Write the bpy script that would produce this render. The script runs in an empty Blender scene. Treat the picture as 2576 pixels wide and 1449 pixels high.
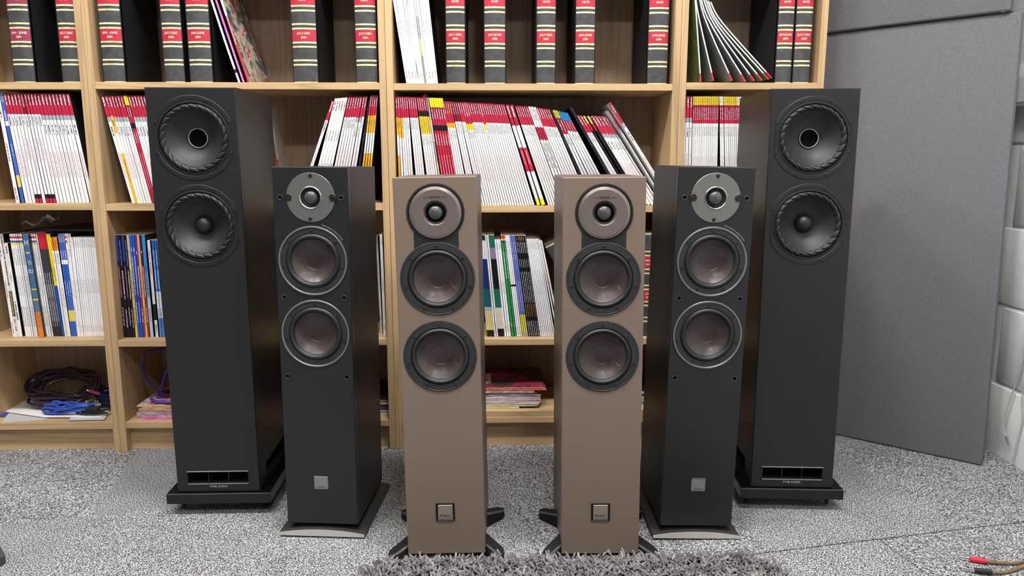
import bpy, bmesh, math, random
from mathutils import Vector, Matrix
random.seed(7)
R = math.radians
SC = bpy.context.scene
COL = SC.collection

# ------------------------------------------------------------------ camera
F_PX, PITCH, YAW, ROLL, CAM_H = 1917.58, R(9.7838), R(1.4470), R(-0.0208), 0.8495
W_PX, H_PX = 2576.0, 1449.0
_fw = Vector((math.sin(YAW)*math.cos(PITCH), math.cos(YAW)*math.cos(PITCH), -math.sin(PITCH)))
_rt = Vector((math.cos(YAW), -math.sin(YAW), 0.0))
_up = _rt.cross(_fw)
cam_d = bpy.data.cameras.new('camera')
cam_d.sensor_fit = 'HORIZONTAL'; cam_d.sensor_width = 36.0
cam_d.lens = 36.0*F_PX/W_PX
cam_d.clip_start = 0.02
cam = bpy.data.objects.new('camera', cam_d)
COL.objects.link(cam)
cam.matrix_world = Matrix(((_rt.x, _up.x, -_fw.x, 0), (_rt.y, _up.y, -_fw.y, 0), (_rt.z, _up.z, -_fw.z, CAM_H), (0, 0, 0, 1)))
SC.camera = cam

# ------------------------------------------------------------------ world, exposure
wd = bpy.data.worlds.new('world'); SC.world = wd; wd.use_nodes = True
wd.node_tree.nodes['Background'].inputs[0].default_value = (0.8, 0.9, 1.0, 1)
wd.node_tree.nodes['Background'].inputs[1].default_value = 0.05
vs = SC.view_settings
vs.view_transform = 'Standard'; vs.look = 'None'; vs.gamma = 1.0; vs.use_curve_mapping = False
vs.exposure = 0.0
LAMP_STRENGTH = 122.0
# ceiling lamps of the room: x, y, size
LAMPS = [(-1.5, 1.0, .26), (-.7, 1.0, .26), (.05, 1.0, .26), (.66, .93, .28), (-.8, -.7, .22), (.35, -.7, .27)]

def x_from_u(u, y, z):
    """world x of the point on plane y, height z that is seen in column u"""
    k = (u - W_PX/2)/F_PX
    dz = z - CAM_H
    return (k*(y*_fw.y + dz*_fw.z) - y*_rt.y - dz*_rt.z)/(_rt.x - k*_fw.x)
def ray(u, v):
    return _fw + _rt*((u - W_PX/2)/F_PX) - _up*((v - H_PX/2)/F_PX)
def at_y(u, v, Y):
    d = ray(u, v); t = Y/d.y
    return Vector((d.x*t, Y, CAM_H + d.z*t))
def at_z(u, v, Z):
    d = ray(u, v); t = (Z - CAM_H)/d.z
    return Vector((d.x*t, d.y*t, Z))

# ------------------------------------------------------------------ materials
def srgb(r, g, b):
    f = lambda c: (c/255/12.92) if c/255 <= .04045 else ((c/255 + .055)/1.055)**2.4
    return (f(r), f(g), f(b), 1.0)
class NT:
    def __init__(s, name, rough=.5, metal=0., spec=.5):
        s.m = bpy.data.materials.new(name); s.m.use_nodes = True
        s.t = s.m.node_tree; s.n = s.t.nodes; s.l = s.t.links
        s.b = s.n['Principled BSDF']
        s.b.inputs['Roughness'].default_value = rough
        s.b.inputs['Metallic'].default_value = metal
        s.b.inputs['Specular IOR Level'].default_value = spec
    def add(s, typ, **kw):
        nd = s.n.new(typ)
        for k, v in kw.items(): setattr(nd, k, v)
        return nd
    def link(s, a, b): s.l.new(a, b)
    def coords(s, scale=(1, 1, 1), rand=True, rot=(0, 0, 0)):
        tc = s.add('ShaderNodeTexCoord'); mp = s.add('ShaderNodeMapping')
        mp.inputs['Scale'].default_value = scale; mp.inputs['Rotation'].default_value = rot
        s.link(tc.outputs['Object'], mp.inputs['Vector'])
        if rand:
            oi = s.add('ShaderNodeObjectInfo'); mu = s.add('ShaderNodeMath', operation='MULTIPLY')
            mu.inputs[1].default_value = 37.0
            s.link(oi.outputs['Random'], mu.inputs[0]); s.link(mu.outputs[0], mp.inputs['Location'])
        return mp.outputs['Vector']
    def noise(s, vec, scale, detail=3, rough=.55, dist=0.):
        n = s.add('ShaderNodeTexNoise'); n.inputs['Scale'].default_value = scale; n.inputs['Detail'].default_value = detail
        n.inputs['Roughness'].default_value = rough; n.inputs['Distortion'].default_value = dist
        s.link(vec, n.inputs['Vector']); return n.outputs['Fac']
    def ramp(s, fac, stops, interp='LINEAR'):
        r = s.add('ShaderNodeValToRGB'); cr = r.color_ramp; cr.interpolation = interp
        while len(cr.elements) < len(stops): cr.elements.new(0.5)
        for e, (p, c) in zip(cr.elements, stops):
            e.position = p; e.color = c if len(c) == 4 else (*c, 1)
        s.link(fac, r.inputs['Fac']); return r
    def mix(s, fac, a, b, mode='MIX'):
        m = s.add('ShaderNodeMix', data_type='RGBA', blend_type=mode)
        for sock, v in ((m.inputs[0], fac), (m.inputs[6], a), (m.inputs[7], b)):
            if isinstance(v, (int, float)): sock.default_value = v
            elif isinstance(v, tuple): sock.default_value = v
            else: s.link(v, sock)
        return m.outputs[2]
    def bump(s, h, strength=.3, dist=.002):
        b = s.add('ShaderNodeBump'); b.inputs['Strength'].default_value = strength; b.inputs['Distance'].default_value = dist
        s.link(h, b.inputs['Height']); s.link(b.outputs['Normal'], s.b.inputs['Normal'])
    def color(s, c):
        if isinstance(c, tuple): s.b.inputs['Base Color'].default_value = c
        else: s.link(c, s.b.inputs['Base Color'])
def plain(name, c, rough=.5, metal=0., spec=.5, bump=None):
    m = NT(name, rough, metal, spec); m.color(c)
    if bump:
        v = m.coords(rand=False); m.bump(m.noise(v, bump[0], 2), bump[1], bump[2])
    return m.m
def wood(name, axis, light, dark, rough=.5, fine=.42, spec=.35):
    m = NT(name, rough, 0, spec)
    sc = {'x': (.35, 9, 9), 'z': (9, 9, .35), 'y': (9, .35, 9)}[axis]
    v = m.coords(sc)
    n1 = m.noise(v, 2.2, 2, .5, .6)
    w = m.add('ShaderNodeMath', operation='MULTIPLY'); w.inputs[1].default_value = 13.0
    m.link(n1, w.inputs[0])
    fr = m.add('ShaderNodeMath', operation='PINGPONG'); fr.inputs[1].default_value = 1.0
    m.link(w.outputs[0], fr.inputs[0])
    sc2 = {'x': (5, 360, 360), 'z': (360, 360, 5), 'y': (360, 5, 360)}[axis]
    v2 = m.coords(sc2)
    n2 = m.noise(v2, 1.0, 3, .6)
    mid = tuple((a*.55 + b*.45) for a, b in zip(light, dark))
    base = m.ramp(fr.outputs[0], [(0.0, mid), (.5, light), (1.0, light)])
    por = m.ramp(n2, [(.35, (1, 1, 1, 1)), (.62, (1, 1, 1, 1)), (.74, (1-fine, 1-fine*1.05, 1-fine*1.1, 1))])
    v3 = m.coords((1, 1, 1)); n3 = m.noise(v3, 1.6, 2)
    tone = m.ramp(n3, [(.3, (.88, .88, .88, 1)), (.7, (1.08, 1.06, 1.04, 1))])
    c = m.mix(1.0, base.outputs[0], por.outputs[0], 'MULTIPLY')
    c = m.mix(1.0, c, tone.outputs[0], 'MULTIPLY')
    m.color(c); m.bump(n2, .12, .001)
    return m.m
M = {}
OAKL, OAKD = srgb(204, 173, 130), srgb(150, 120, 84)
M['oak_v'] = wood('oak_vertical', 'z', OAKL, OAKD)
M['oak_h'] = wood('oak_horizontal', 'x', OAKL, OAKD)
M['oak_back'] = wood('oak_back_board', 'z', srgb(164, 142, 120), srgb(122, 102, 84))
M['ash_black'] = wood('black_ash_veneer', 'z', srgb(50, 46, 44), srgb(32, 29, 28), .42, .5, .25)
M['vinyl_black'] = wood('black_vinyl', 'z', srgb(42, 39, 38), srgb(36, 33, 32), .45, .12, .25)
M['walnut'] = wood('brown_vinyl', 'z', srgb(104, 90, 81), srgb(86, 73, 65), .42, .2)
M['black_satin'] = plain('black_satin', srgb(27, 28, 30), .45, 0, .45)
M['black_baffle'] = plain('black_baffle', srgb(25, 26, 29), .4, 0, .5)
M['taupe'] = plain('taupe_satin', srgb(117, 102, 90), .38, 0, .45)
M['black'] = plain('black_plastic', srgb(30, 31, 32), .4)
M['black_deep'] = plain('black_inside', srgb(7, 7, 8), .9, 0, .08)
M['gloss_black'] = plain('gloss_black', srgb(16, 16, 18), .22)
M['rubber'] = plain('rubber', srgb(34, 35, 36), .48, 0, .4)
M['cone_black'] = plain('black_cone', srgb(40, 41, 43), .5, 0, .4)
M['cap_black'] = plain('black_cap', srgb(24, 25, 26), .45)
M['basket'] = plain('basket', srgb(36, 37, 38), .5)
M['rim_grey'] = plain('grey_rim', srgb(150, 150, 150), .38, .6)
M['alu'] = plain('brushed_aluminium', srgb(168, 166, 160), .38, .75, .5)
M['silver'] = plain('silver', srgb(222, 222, 222), .18, 1.)
M['champagne'] = plain('champagne_metal', srgb(130, 119, 115), .34, .6)
M['plate_grey'] = plain('base_grey', srgb(196, 192, 186), .42, .25)
M['white_print'] = plain('white_print', srgb(206, 206, 204), .5)
M['black_print'] = plain('black_print', srgb(22, 22, 22), .5)
def cone_brown():
    m = NT('wood_fibre_cone', .34, 0, .5); v = m.coords((1, 1, 1))
    n = m.noise(v, 60, 3)
    r = m.ramp(n, [(.3, srgb(50, 41, 40)), (.7, srgb(64, 54, 52))])
    v2 = m.coords((260, 260, 60)); n2 = m.noise(v2, 1, 1)
    r2 = m.ramp(n2, [(.76, (0, 0, 0, 1)), (.80, (1, 1, 1, 1))])
    m.color(m.mix(r2.outputs[0], r.outputs[0], srgb(104, 88, 82)))
    return m.m
M['cone_brown'] = cone_brown()
def dome():
    m = NT('soft_dome', .2, 0, .6); m.color(srgb(66, 68, 70)); return m.m
M['dome'] = dome()
def carpet():
    m = NT('loop_carpet', .95, 0, .1)
    v = m.coords((1, 1, 1)); n = m.noise(v, 330, 2, .6)
    r = m.ramp(n, [(.36, srgb(40, 40, 44)), (.48, srgb(116, 116, 119)), (.57, srgb(190, 190, 190)), (.7, srgb(232, 232, 230))])
    n2 = m.noise(v, 9, 3); r2 = m.ramp(n2, [(.3, (.88, .88, .88, 1)), (.7, (1.06, 1.06, 1.06, 1))])
    m.color(m.mix(1., r.outputs[0], r2.outputs[0], 'MULTIPLY')); m.bump(n, .8, .003)
    return m.m
M['carpet'] = carpet()
def yarn():
    m = NT('rug_yarn', .9, 0, .15); v = m.coords((1, 1, 1)); n = m.noise(v, 42, 3, .6)
    r = m.ramp(n, [(.3, srgb(84, 82, 83)), (.5, srgb(126, 123, 123)), (.72, srgb(170, 166, 165))])
    n2 = m.noise(v, 700, 1); r2 = m.ramp(n2, [(.35, (.7, .7, .7, 1)), (.6, (1.05, 1.05, 1.05, 1))])
    m.color(m.mix(1., r.outputs[0], r2.outputs[0], 'MULTIPLY')); return m.m
M['yarn'] = yarn()
def fabric():
    m = NT('panel_fabric', .9, 0, .2); v = m.coords((1, 1, 1)); n = m.noise(v, 420, 2, .6)
    r = m.ramp(n, [(.3, srgb(104, 103, 107)), (.7, srgb(124, 122, 126))])
    m.color(r.outputs[0]); m.bump(n, .25, .001); return m.m
M['fabric'] = fabric()
def paint():
    m = NT('white_block_paint', .6, 0, .4); v = m.coords((1, 1, 1), rand=False); n = m.noise(v, 120, 4, .6)
    n2 = m.noise(v, 26, 2); r = m.ramp(n2, [(.3, srgb(238, 238, 236)), (.7, srgb(246, 246, 244))])
    m.color(r.outputs[0]); m.bump(n, .5, .003); return m.m
M['paint'] = paint()
M['wall'] = plain('white_wall', srgb(226, 226, 224), .7)
M['wall_grey'] = plain('grey_wall', srgb(120, 120, 124), .8)
M['ceiling'] = plain('ceiling_white', srgb(232, 232, 230), .8)
M['pages'] = plain('page_edges', srgb(214, 208, 196), .8)
M['paper'] = plain('white_paper', srgb(240, 240, 240), .6)
M['tracing'] = plain('film_sleeve', srgb(206, 204, 206), .3)
M['cloth_black'] = plain('black_book_cloth', srgb(30, 29, 31), .62, 0, .3, (260, .3, .001))
def leather():
    m = NT('spine_leather', .45, 0, .45); v = m.coords((1, 1, 1)); n = m.noise(v, 60, 4)
    m.color(m.ramp(n, [(.3, srgb(56, 58, 60)), (.75, srgb(80, 81, 82))]).outputs[0]); m.bump(n, .25, .001); return m.m
M['leather'] = leather()
def gold():
    m = NT('gold_foil', .4, .12, .5); v = m.coords((1, 1, 1)); n = m.noise(v, 90, 3)
    m.color(m.ramp(n, [(.3, srgb(214, 192, 120)), (.55, srgb(248, 236, 190))]).outputs[0]); return m.m
M['gold'] = gold()
M['label_red'] = plain('red_leather_label', srgb(188, 42, 66), .42)
M['label_plum'] = plain('shaded_label_plug_red', srgb(150, 56, 84), .42)  # shade on first volume's labels put into colour; also plug's own dark red
M['gold_print'] = plain('gold_print', srgb(246, 226, 190), .5)
M['cable_dark'] = plain('dark_cable', srgb(44, 32, 42), .35)
M['cable_blue'] = plain('blue_cable', srgb(46, 78, 168), .35)
M['cable_navy'] = plain('navy_cable', srgb(28, 44, 92), .4)
M['cable_purple'] = plain('purple_cable', srgb(92, 52, 150), .35)
M['cable_dkpurple'] = plain('dark_purple_cable', srgb(58, 36, 76), .4)
M['cable_white'] = plain('white_cable', srgb(184, 178, 176), .5)
M['cable_clear'] = plain('clear_bronze_cable', srgb(132, 112, 84), .25, .3)
M['red_plastic'] = plain('red_plastic', srgb(206, 34, 66), .35)
M['brass'] = plain('brass', srgb(196, 160, 118), .3, .8)
M['white_plastic'] = plain('white_plastic', srgb(232, 232, 230), .4)
M['bag_red'] = plain('red_film', srgb(150, 26, 44), .25)
M['film'] = plain('clear_film', srgb(232, 226, 218), .2)
M['dark_felt'] = plain('dark_felt', srgb(62, 60, 66), .9)

def spine_mat(name, bands, texts=(), rough=.35):
    """spine print, shelf shade painted into some red tops: bands/text run down the spine, v from 0 (top) to 1 (foot)"""
    m = NT('spine_' + name, rough, 0, .4)
    uv = m.add('ShaderNodeUVMap'); sp = m.add('ShaderNodeSeparateXYZ'); m.link(uv.outputs[0], sp.inputs[0])
    U, V = sp.outputs[0], sp.outputs[1]
    base = m.ramp(V, [(p, srgb(*c)) for p, c in bands], 'CONSTANT').outputs[0]
    if texts:
        stops = [(0., (0, 0, 0, 0))]
        for a, b, c in texts: stops += [(a, srgb(*c)), (b, (0, 0, 0, 0))]
        tr = m.ramp(V, stops, 'CONSTANT')
        oi = m.add('ShaderNodeObjectInfo')
        cb = m.add('ShaderNodeCombineXYZ')
        mv = m.add('ShaderNodeMath', operation='MULTIPLY'); mv.inputs[1].default_value = 110.; m.link(V, mv.inputs[0])
        mu = m.add('ShaderNodeMath', operation='MULTIPLY'); mu.inputs[1].default_value = 3.; m.link(U, mu.inputs[0])
        mr = m.add('ShaderNodeMath', operation='MULTIPLY'); mr.inputs[1].default_value = 91.; m.link(oi.outputs['Random'], mr.inputs[0])
        m.link(mu.outputs[0], cb.inputs[0]); m.link(mv.outputs[0], cb.inputs[1]); m.link(mr.outputs[0], cb.inputs[2])
        n = m.noise(cb.outputs[0], 1.0, 1)
        th = m.ramp(n, [(0., (0, 0, 0, 1)), (.43, (1, 1, 1, 1))], 'CONSTANT').outputs[0]
        win = m.ramp(U, [(0., (0, 0, 0, 1)), (.34, (1, 1, 1, 1)), (.66, (0, 0, 0, 1))], 'CONSTANT').outputs[0]
        k = m.mix(1., th, win, 'MULTIPLY')
        ka = m.add('ShaderNodeMath', operation='MULTIPLY'); m.link(k, ka.inputs[0]); m.link(tr.outputs['Alpha'], ka.inputs[1])
        base = m.mix(ka.outputs[0], base, tr.outputs[0])
    m.color(base)
    return m.m
def cover_mat(name, cols, scale=9., rough=.25):
    m = NT('cover_' + name, rough, 0, .45)
    v = m.coords((1, 1, 1)); n = m.noise(v, scale, 3, .6, 1.2)
    k = len(cols)
    m.color(m.ramp(n, [(.28 + .46*i/max(1, k-1), srgb(*c)) for i, c in enumerate(cols)]).outputs[0])
    return m.m
RED, DRED, WHT, BLK, GRY, YEL, ORG = (188, 40, 68), (152, 34, 58), (240, 239, 238), (28, 28, 30), (164, 170, 176), (240, 222, 40), (240, 178, 52)  # deep red above red paints the shelf's shade on spine tops; elsewhere print
TW, TB, TR = (246, 236, 238), (60, 60, 62), (216, 168, 174)
std = [(.28, .37, TB), (.52, .76, TR)]
SP = {}
def sp(k, desc, bands, texts=()): SP[k] = (spine_mat(k, bands, texts), desc)
sp('redgrey', 'white magazine with red and grey spine top', [(0, DRED), (.1, RED), (.195, GRY), (.235, WHT)], [(.01, .10, TW)] + std)
sp('red', 'white magazine with red spine top', [(0, DRED), (.09, RED), (.185, WHT)], [(.01, .105, TW), (.2, .29, TB), (.5, .76, TR)])
sp('redfoot', 'white magazine with black and red foot', [(0, DRED), (.09, RED), (.185, WHT), (.915, BLK), (.955, RED)], [(.01, .105, TW), (.2, .29, TB), (.4, .6, TR)])
sp('dark', 'white magazine with deep red spine top', [(0, (128, 28, 48)), (.185, WHT)], [(.01, .12, (226, 190, 196)), (.2, .3, TB), (.5, .7, TR)])
sp('white', 'plain white magazine with black spine print', [(0, (226, 224, 222)), (.24, WHT)], [(.03, .12, (120, 30, 40)), (.3, .41, (130, 130, 130)), (.62, .82, TB)])
sp('yellow', 'yellow and white magazine with red spine top', [(0, DRED), (.1, RED), (.18, ORG), (.34, WHT), (.53, ORG)], [(.01, .1, TW), (.22, .27, TB), (.58, .8, (150, 110, 30))])
sp('orange', 'white magazine with red and orange spine top', [(0, DRED), (.1, RED), (.19, ORG), (.37, WHT)], [(.01, .1, TW), (.22, .28, TB), (.45, .65, TR)])
sp('blackyellow', 'white magazine with black and gold spine blocks', [(0, DRED), (.125, BLK), (.17, (224, 196, 60)), (.33, WHT)], [(.01, .11, TW), (.19, .31, (150, 120, 30)), (.35, .43, TB), (.5, .7, TR)])
sp('fullred', 'all red magazine with black band and yellow top', [(0, YEL), (.085, DRED), (.18, RED), (.25, BLK), (.3, RED)], [(.1, .19, TW), (.33, .43, TW), (.52, .86, (240, 160, 170))])
sp('redorange', 'white magazine with red spine top and orange block', [(0, DRED), (.09, RED), (.2, ORG), (.25, WHT)], [(.01, .11, (250, 214, 150)), (.27, .35, TB), (.55, .75, TR)])
sp('redyellow', 'white magazine with red spine top and yellow block', [(0, RED), (.2, YEL), (.26, WHT)], [(.01, .13, TW), (.28, .34, TB), (.55, .75, TR)])
sp('whitered', 'white magazine with red mid spine block', [(0, (232, 230, 230)), (.2, RED), (.33, WHT)], [(.02, .13, (110, 40, 50)), (.21, .32, (70, 20, 30)), (.36, .62, TB)])
sp('yeltop', 'white magazine with yellow tip above red', [(0, (214, 188, 50)), (.075, DRED), (.2, RED), (.245, WHT)], [(.01, .06, (120, 100, 30)), (.1, .21, TW), (.27, .36, TB), (.55, .8, (170, 160, 160))])
sp('whitetop', 'white magazine with white tip above red', [(0, (226, 222, 200)), (.075, DRED), (.2, RED), (.245, WHT)], [(.01, .06, TB), (.1, .21, TW), (.27, .36, TB), (.55, .8, (170, 160, 160))])
sp('bluetop', 'white magazine with blue tip above red', [(0, (40, 120, 184)), (.09, DRED), (.2, WHT)], [(.1, .19, (226, 170, 180)), (.22, .3, TB), (.5, .75, (150, 150, 150))])
sp('black', 'black magazine', [(0, (30, 30, 34)), (.5, (36, 38, 44))], [(.3, .4, (70, 90, 120))])
sp('blackred', 'black edged magazine with red spine top', [(0, (170, 34, 60)), (.2, WHT), (.42, (190, 40, 66)), (.66, (226, 226, 228)), (.93, YEL)], [(.01, .12, TW), (.45, .6, (240, 150, 160))])
sp('blackgold', 'black magazine with yellow spine tip', [(0, (232, 196, 90)), (.08, (206, 40, 60)), (.16, (28, 28, 30))], [(.2, .35, (90, 80, 70))])
sp('foil', 'grey plastic wrapped magazine', [(0, (150, 140, 144)), (.2, (190, 190, 190)), (.4, (120, 122, 120)), (.6, (196, 190, 120)), (.75, (140, 142, 142))], [(.1, .7, (240, 240, 240))])
sp('navy', 'dark navy guide magazine', [(0, (40, 60, 128)), (.25, (24, 24, 44)), (.6, (22, 22, 40))], [(.3, .6, (190, 110, 150)), (.7, .88, (190, 190, 200))])
sp('inky', 'black guide magazine', [(0, (22, 22, 28)), (.8, (30, 30, 40))], [(.05, .3, (90, 120, 200)), (.34, .62, (220, 220, 226)), (.72, .9, (230, 170, 180))])
sp('tan', 'tan and yellow guide magazine', [(0, (214, 176, 132)), (.28, (222, 190, 110)), (.55, (226, 198, 74))], [(.15, .18, (160, 40, 60)), (.33, .62, TB), (.7, .88, TB)])
sp('blue', 'bright blue guide magazine', [(0, (30, 92, 186)), (.5, (44, 76, 170)), (.8, (34, 90, 184))], [(.12, .16, TW), (.2, .58, (206, 214, 190)), (.65, .85, (190, 200, 230))])
sp('purple', 'purple guide magazine', [(0, (112, 44, 130)), (.5, (128, 40, 140))], [(.15, .18, TW), (.3, .6, (250, 220, 230)), (.7, .85, (250, 220, 230))])
sp('maroon', 'maroon guide magazine', [(0, (70, 24, 34)), (.3, (150, 34, 52))], [(.15, .18, TW), (.3, .6, (240, 200, 206)), (.7, .85, (240, 200, 206))])
sp('sky', 'pale blue guide magazine', [(0, (40, 140, 210)), (.35, (96, 168, 216)), (.6, (176, 204, 226))], [(.16, .18, (220, 60, 90)), (.3, .62, TB), (.7, .84, (220, 60, 90))])
sp('skywhite', 'blue and white cloud printed magazine', [(0, (38, 100, 190)), (.3, (60, 120, 200)), (.52, (216, 228, 238)), (.8, (90, 140, 200))], [(.1, .5, (220, 230, 240)), (.7, .9, (60, 90, 140))])
sp('silvery', 'pale grey magazine with dark foot block', [(0, (226, 224, 222)), (.64, (226, 224, 222)), (.65, BLK), (.82, (230, 228, 226))], [(.1, .35, (196, 80, 90)), (.86, .95, TB)])
sp('greyish', 'light grey magazine', [(0, (206, 204, 200)), (.5, (222, 220, 218))], [(.06, .3, (120, 120, 120)), (.8, .95, TB)])
sp('plainwhite', 'plain white thin magazine', [(0, (236, 235, 236)), (.1, (243, 242, 244))], [(.02, .1, (170, 170, 174)), (.42, .56, (168, 168, 172)), (.88, .95, (150, 150, 150))])
sp('dots', 'white magazine with coloured dots on its spine', [(0, (240, 240, 240)), (.02, (206, 40, 80)), (.04, (240, 240, 240)), (.06, (60, 90, 200)), (.08, (240, 222, 60)), (.1, (240, 240, 240))], [(.14, .3, TB), (.4, .6, (120, 120, 124)), (.7, .9, TB)])
sp('pattern', 'black and white patterned magazine', [(0, (200, 190, 180)), (.1, (226, 220, 214)), (.55, (80, 76, 60)), (.8, (226, 224, 220))], [(.02, .5, (40, 30, 34)), (.56, .78, (190, 170, 60)), (.82, .95, TB)])
sp('testblue', 'slate blue magazine with large white lettering', [(0, (66, 102, 140)), (.52, (232, 200, 60)), (.535, (74, 106, 138)), (.62, (232, 200, 60)), (.635, (84, 110, 136)), (.75, (206, 118, 58)), (.9, (226, 130, 46))])
sp('darkgrey', 'dark grey magazine with pale print', [(0, (196, 40, 60)), (.16, (60, 60, 64)), (.5, (96, 98, 102)), (.85, (50, 50, 54))], [(.38, .62, (196, 196, 200)), (.66, .9, (180, 180, 186))])
sp('lemon', 'yellow and blue magazine', [(0, (238, 220, 40)), (.5, (36, 84, 170)), (.9, (46, 100, 180))], [(.32, .46, TB)])
sp('orangetop', 'white magazine with orange spine top', [(0, (238, 140, 44)), (.13, (240, 240, 238))], [(.03, .1, TB), (.16, .26, TB), (.5, .7, (150, 150, 150))])
sp('royal', 'royal blue magazine with white block', [(0, (120, 140, 190)), (.08, (70, 100, 180)), (.25, (236, 236, 240)), (.29, (50, 92, 184)), (.6, (70, 108, 190)), (.74, (232, 214, 100)), (.85, (60, 100, 184))], [(.16, .24, TW), (.45, .6, (200, 210, 240))])
sp('greenstack', 'magazine with navy, teal and cream spine', [(0, (20, 60, 54)), (.05, (226, 226, 226)), (.23, (30, 50, 106)), (.52, (30, 96, 104)), (.7, (170, 180, 190)), (.74, (226, 212, 150)), (.93, (30, 36, 26))], [(.75, .9, (190, 176, 110))])
sp('redletters', 'white magazine with red lettering at spine top', [(0, (240, 238, 238)), (.05, (240, 238, 238))], [(.01, .13, (206, 50, 80)), (.13, .22, (90, 90, 100)), (.45, .62, (140, 140, 146)), (.85, .97, (170, 100, 120))])
sp('greenblack', 'magazine with green, black and cream spine', [(0, (30, 112, 92)), (.12, (150, 130, 160)), (.23, (26, 28, 32)), (.52, (34, 118, 98)), (.71, (232, 222, 204)), (.92, (30, 32, 34))])
sp('green', 'bright green magazine with white lettering', [(0, (226, 70, 60)), (.03, (240, 224, 60)), (.05, (50, 70, 160)), (.07, (44, 148, 78)), (.6, (44, 150, 80))], [(.16, .42, (240, 244, 240)), (.86, .9, (220, 240, 220))])
sp('whitebar', 'white magazine with black bar across its spine', [(0, (240, 240, 242)), (.48, (34, 34, 36)), (.5, (242, 242, 243))], [(.05, .12, TB), (.13, .18, (120, 120, 120)), (.9, .98, TB)])
sp('periwinkle', 'periwinkle blue magazine with yellow foot', [(0, (104, 116, 190)), (.78, (222, 214, 70)), (.95, (190, 180, 140))], [(.06, .16, (200, 206, 236)), (.18, .24, (200, 206, 236)), (.45, .75, (196, 202, 234)), (.8, .92, (150, 144, 40))])
sp('blackword', 'black magazine with white and gold spine print', [(0, (26, 26, 28)), (.5, (30, 30, 32))], [(.01, .045, (220, 190, 120)), (.06, .17, TW), (.23, .31, (190, 190, 196)), (.35, .66, (236, 236, 238)), (.67, .8, (200, 150, 90)), (.84, .99, (236, 236, 238))])
COV = {'dark': cover_mat('dark', [(22, 22, 26), (40, 38, 42)], 6.), 'mixed': cover_mat('mixed', [(30, 32, 40), (150, 40, 60), (206, 200, 190), (60, 80, 130)], 12.),
       'slate': cover_mat('slate', [(92, 100, 104), (150, 152, 154), (118, 124, 128)], 5.), 'olive': cover_mat('olive', [(84, 112, 66), (134, 164, 106), (104, 134, 80)], 7.),
       'riot': cover_mat('riot', [(40, 34, 60), (190, 46, 76), (224, 210, 196), (120, 130, 80), (60, 90, 150), (60, 50, 44)], 16.),
       'wine': cover_mat('wine', [(30, 26, 36), (70, 50, 62), (150, 40, 70), (96, 84, 96)], 13.), 'sheet': M['paper']}

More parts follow.
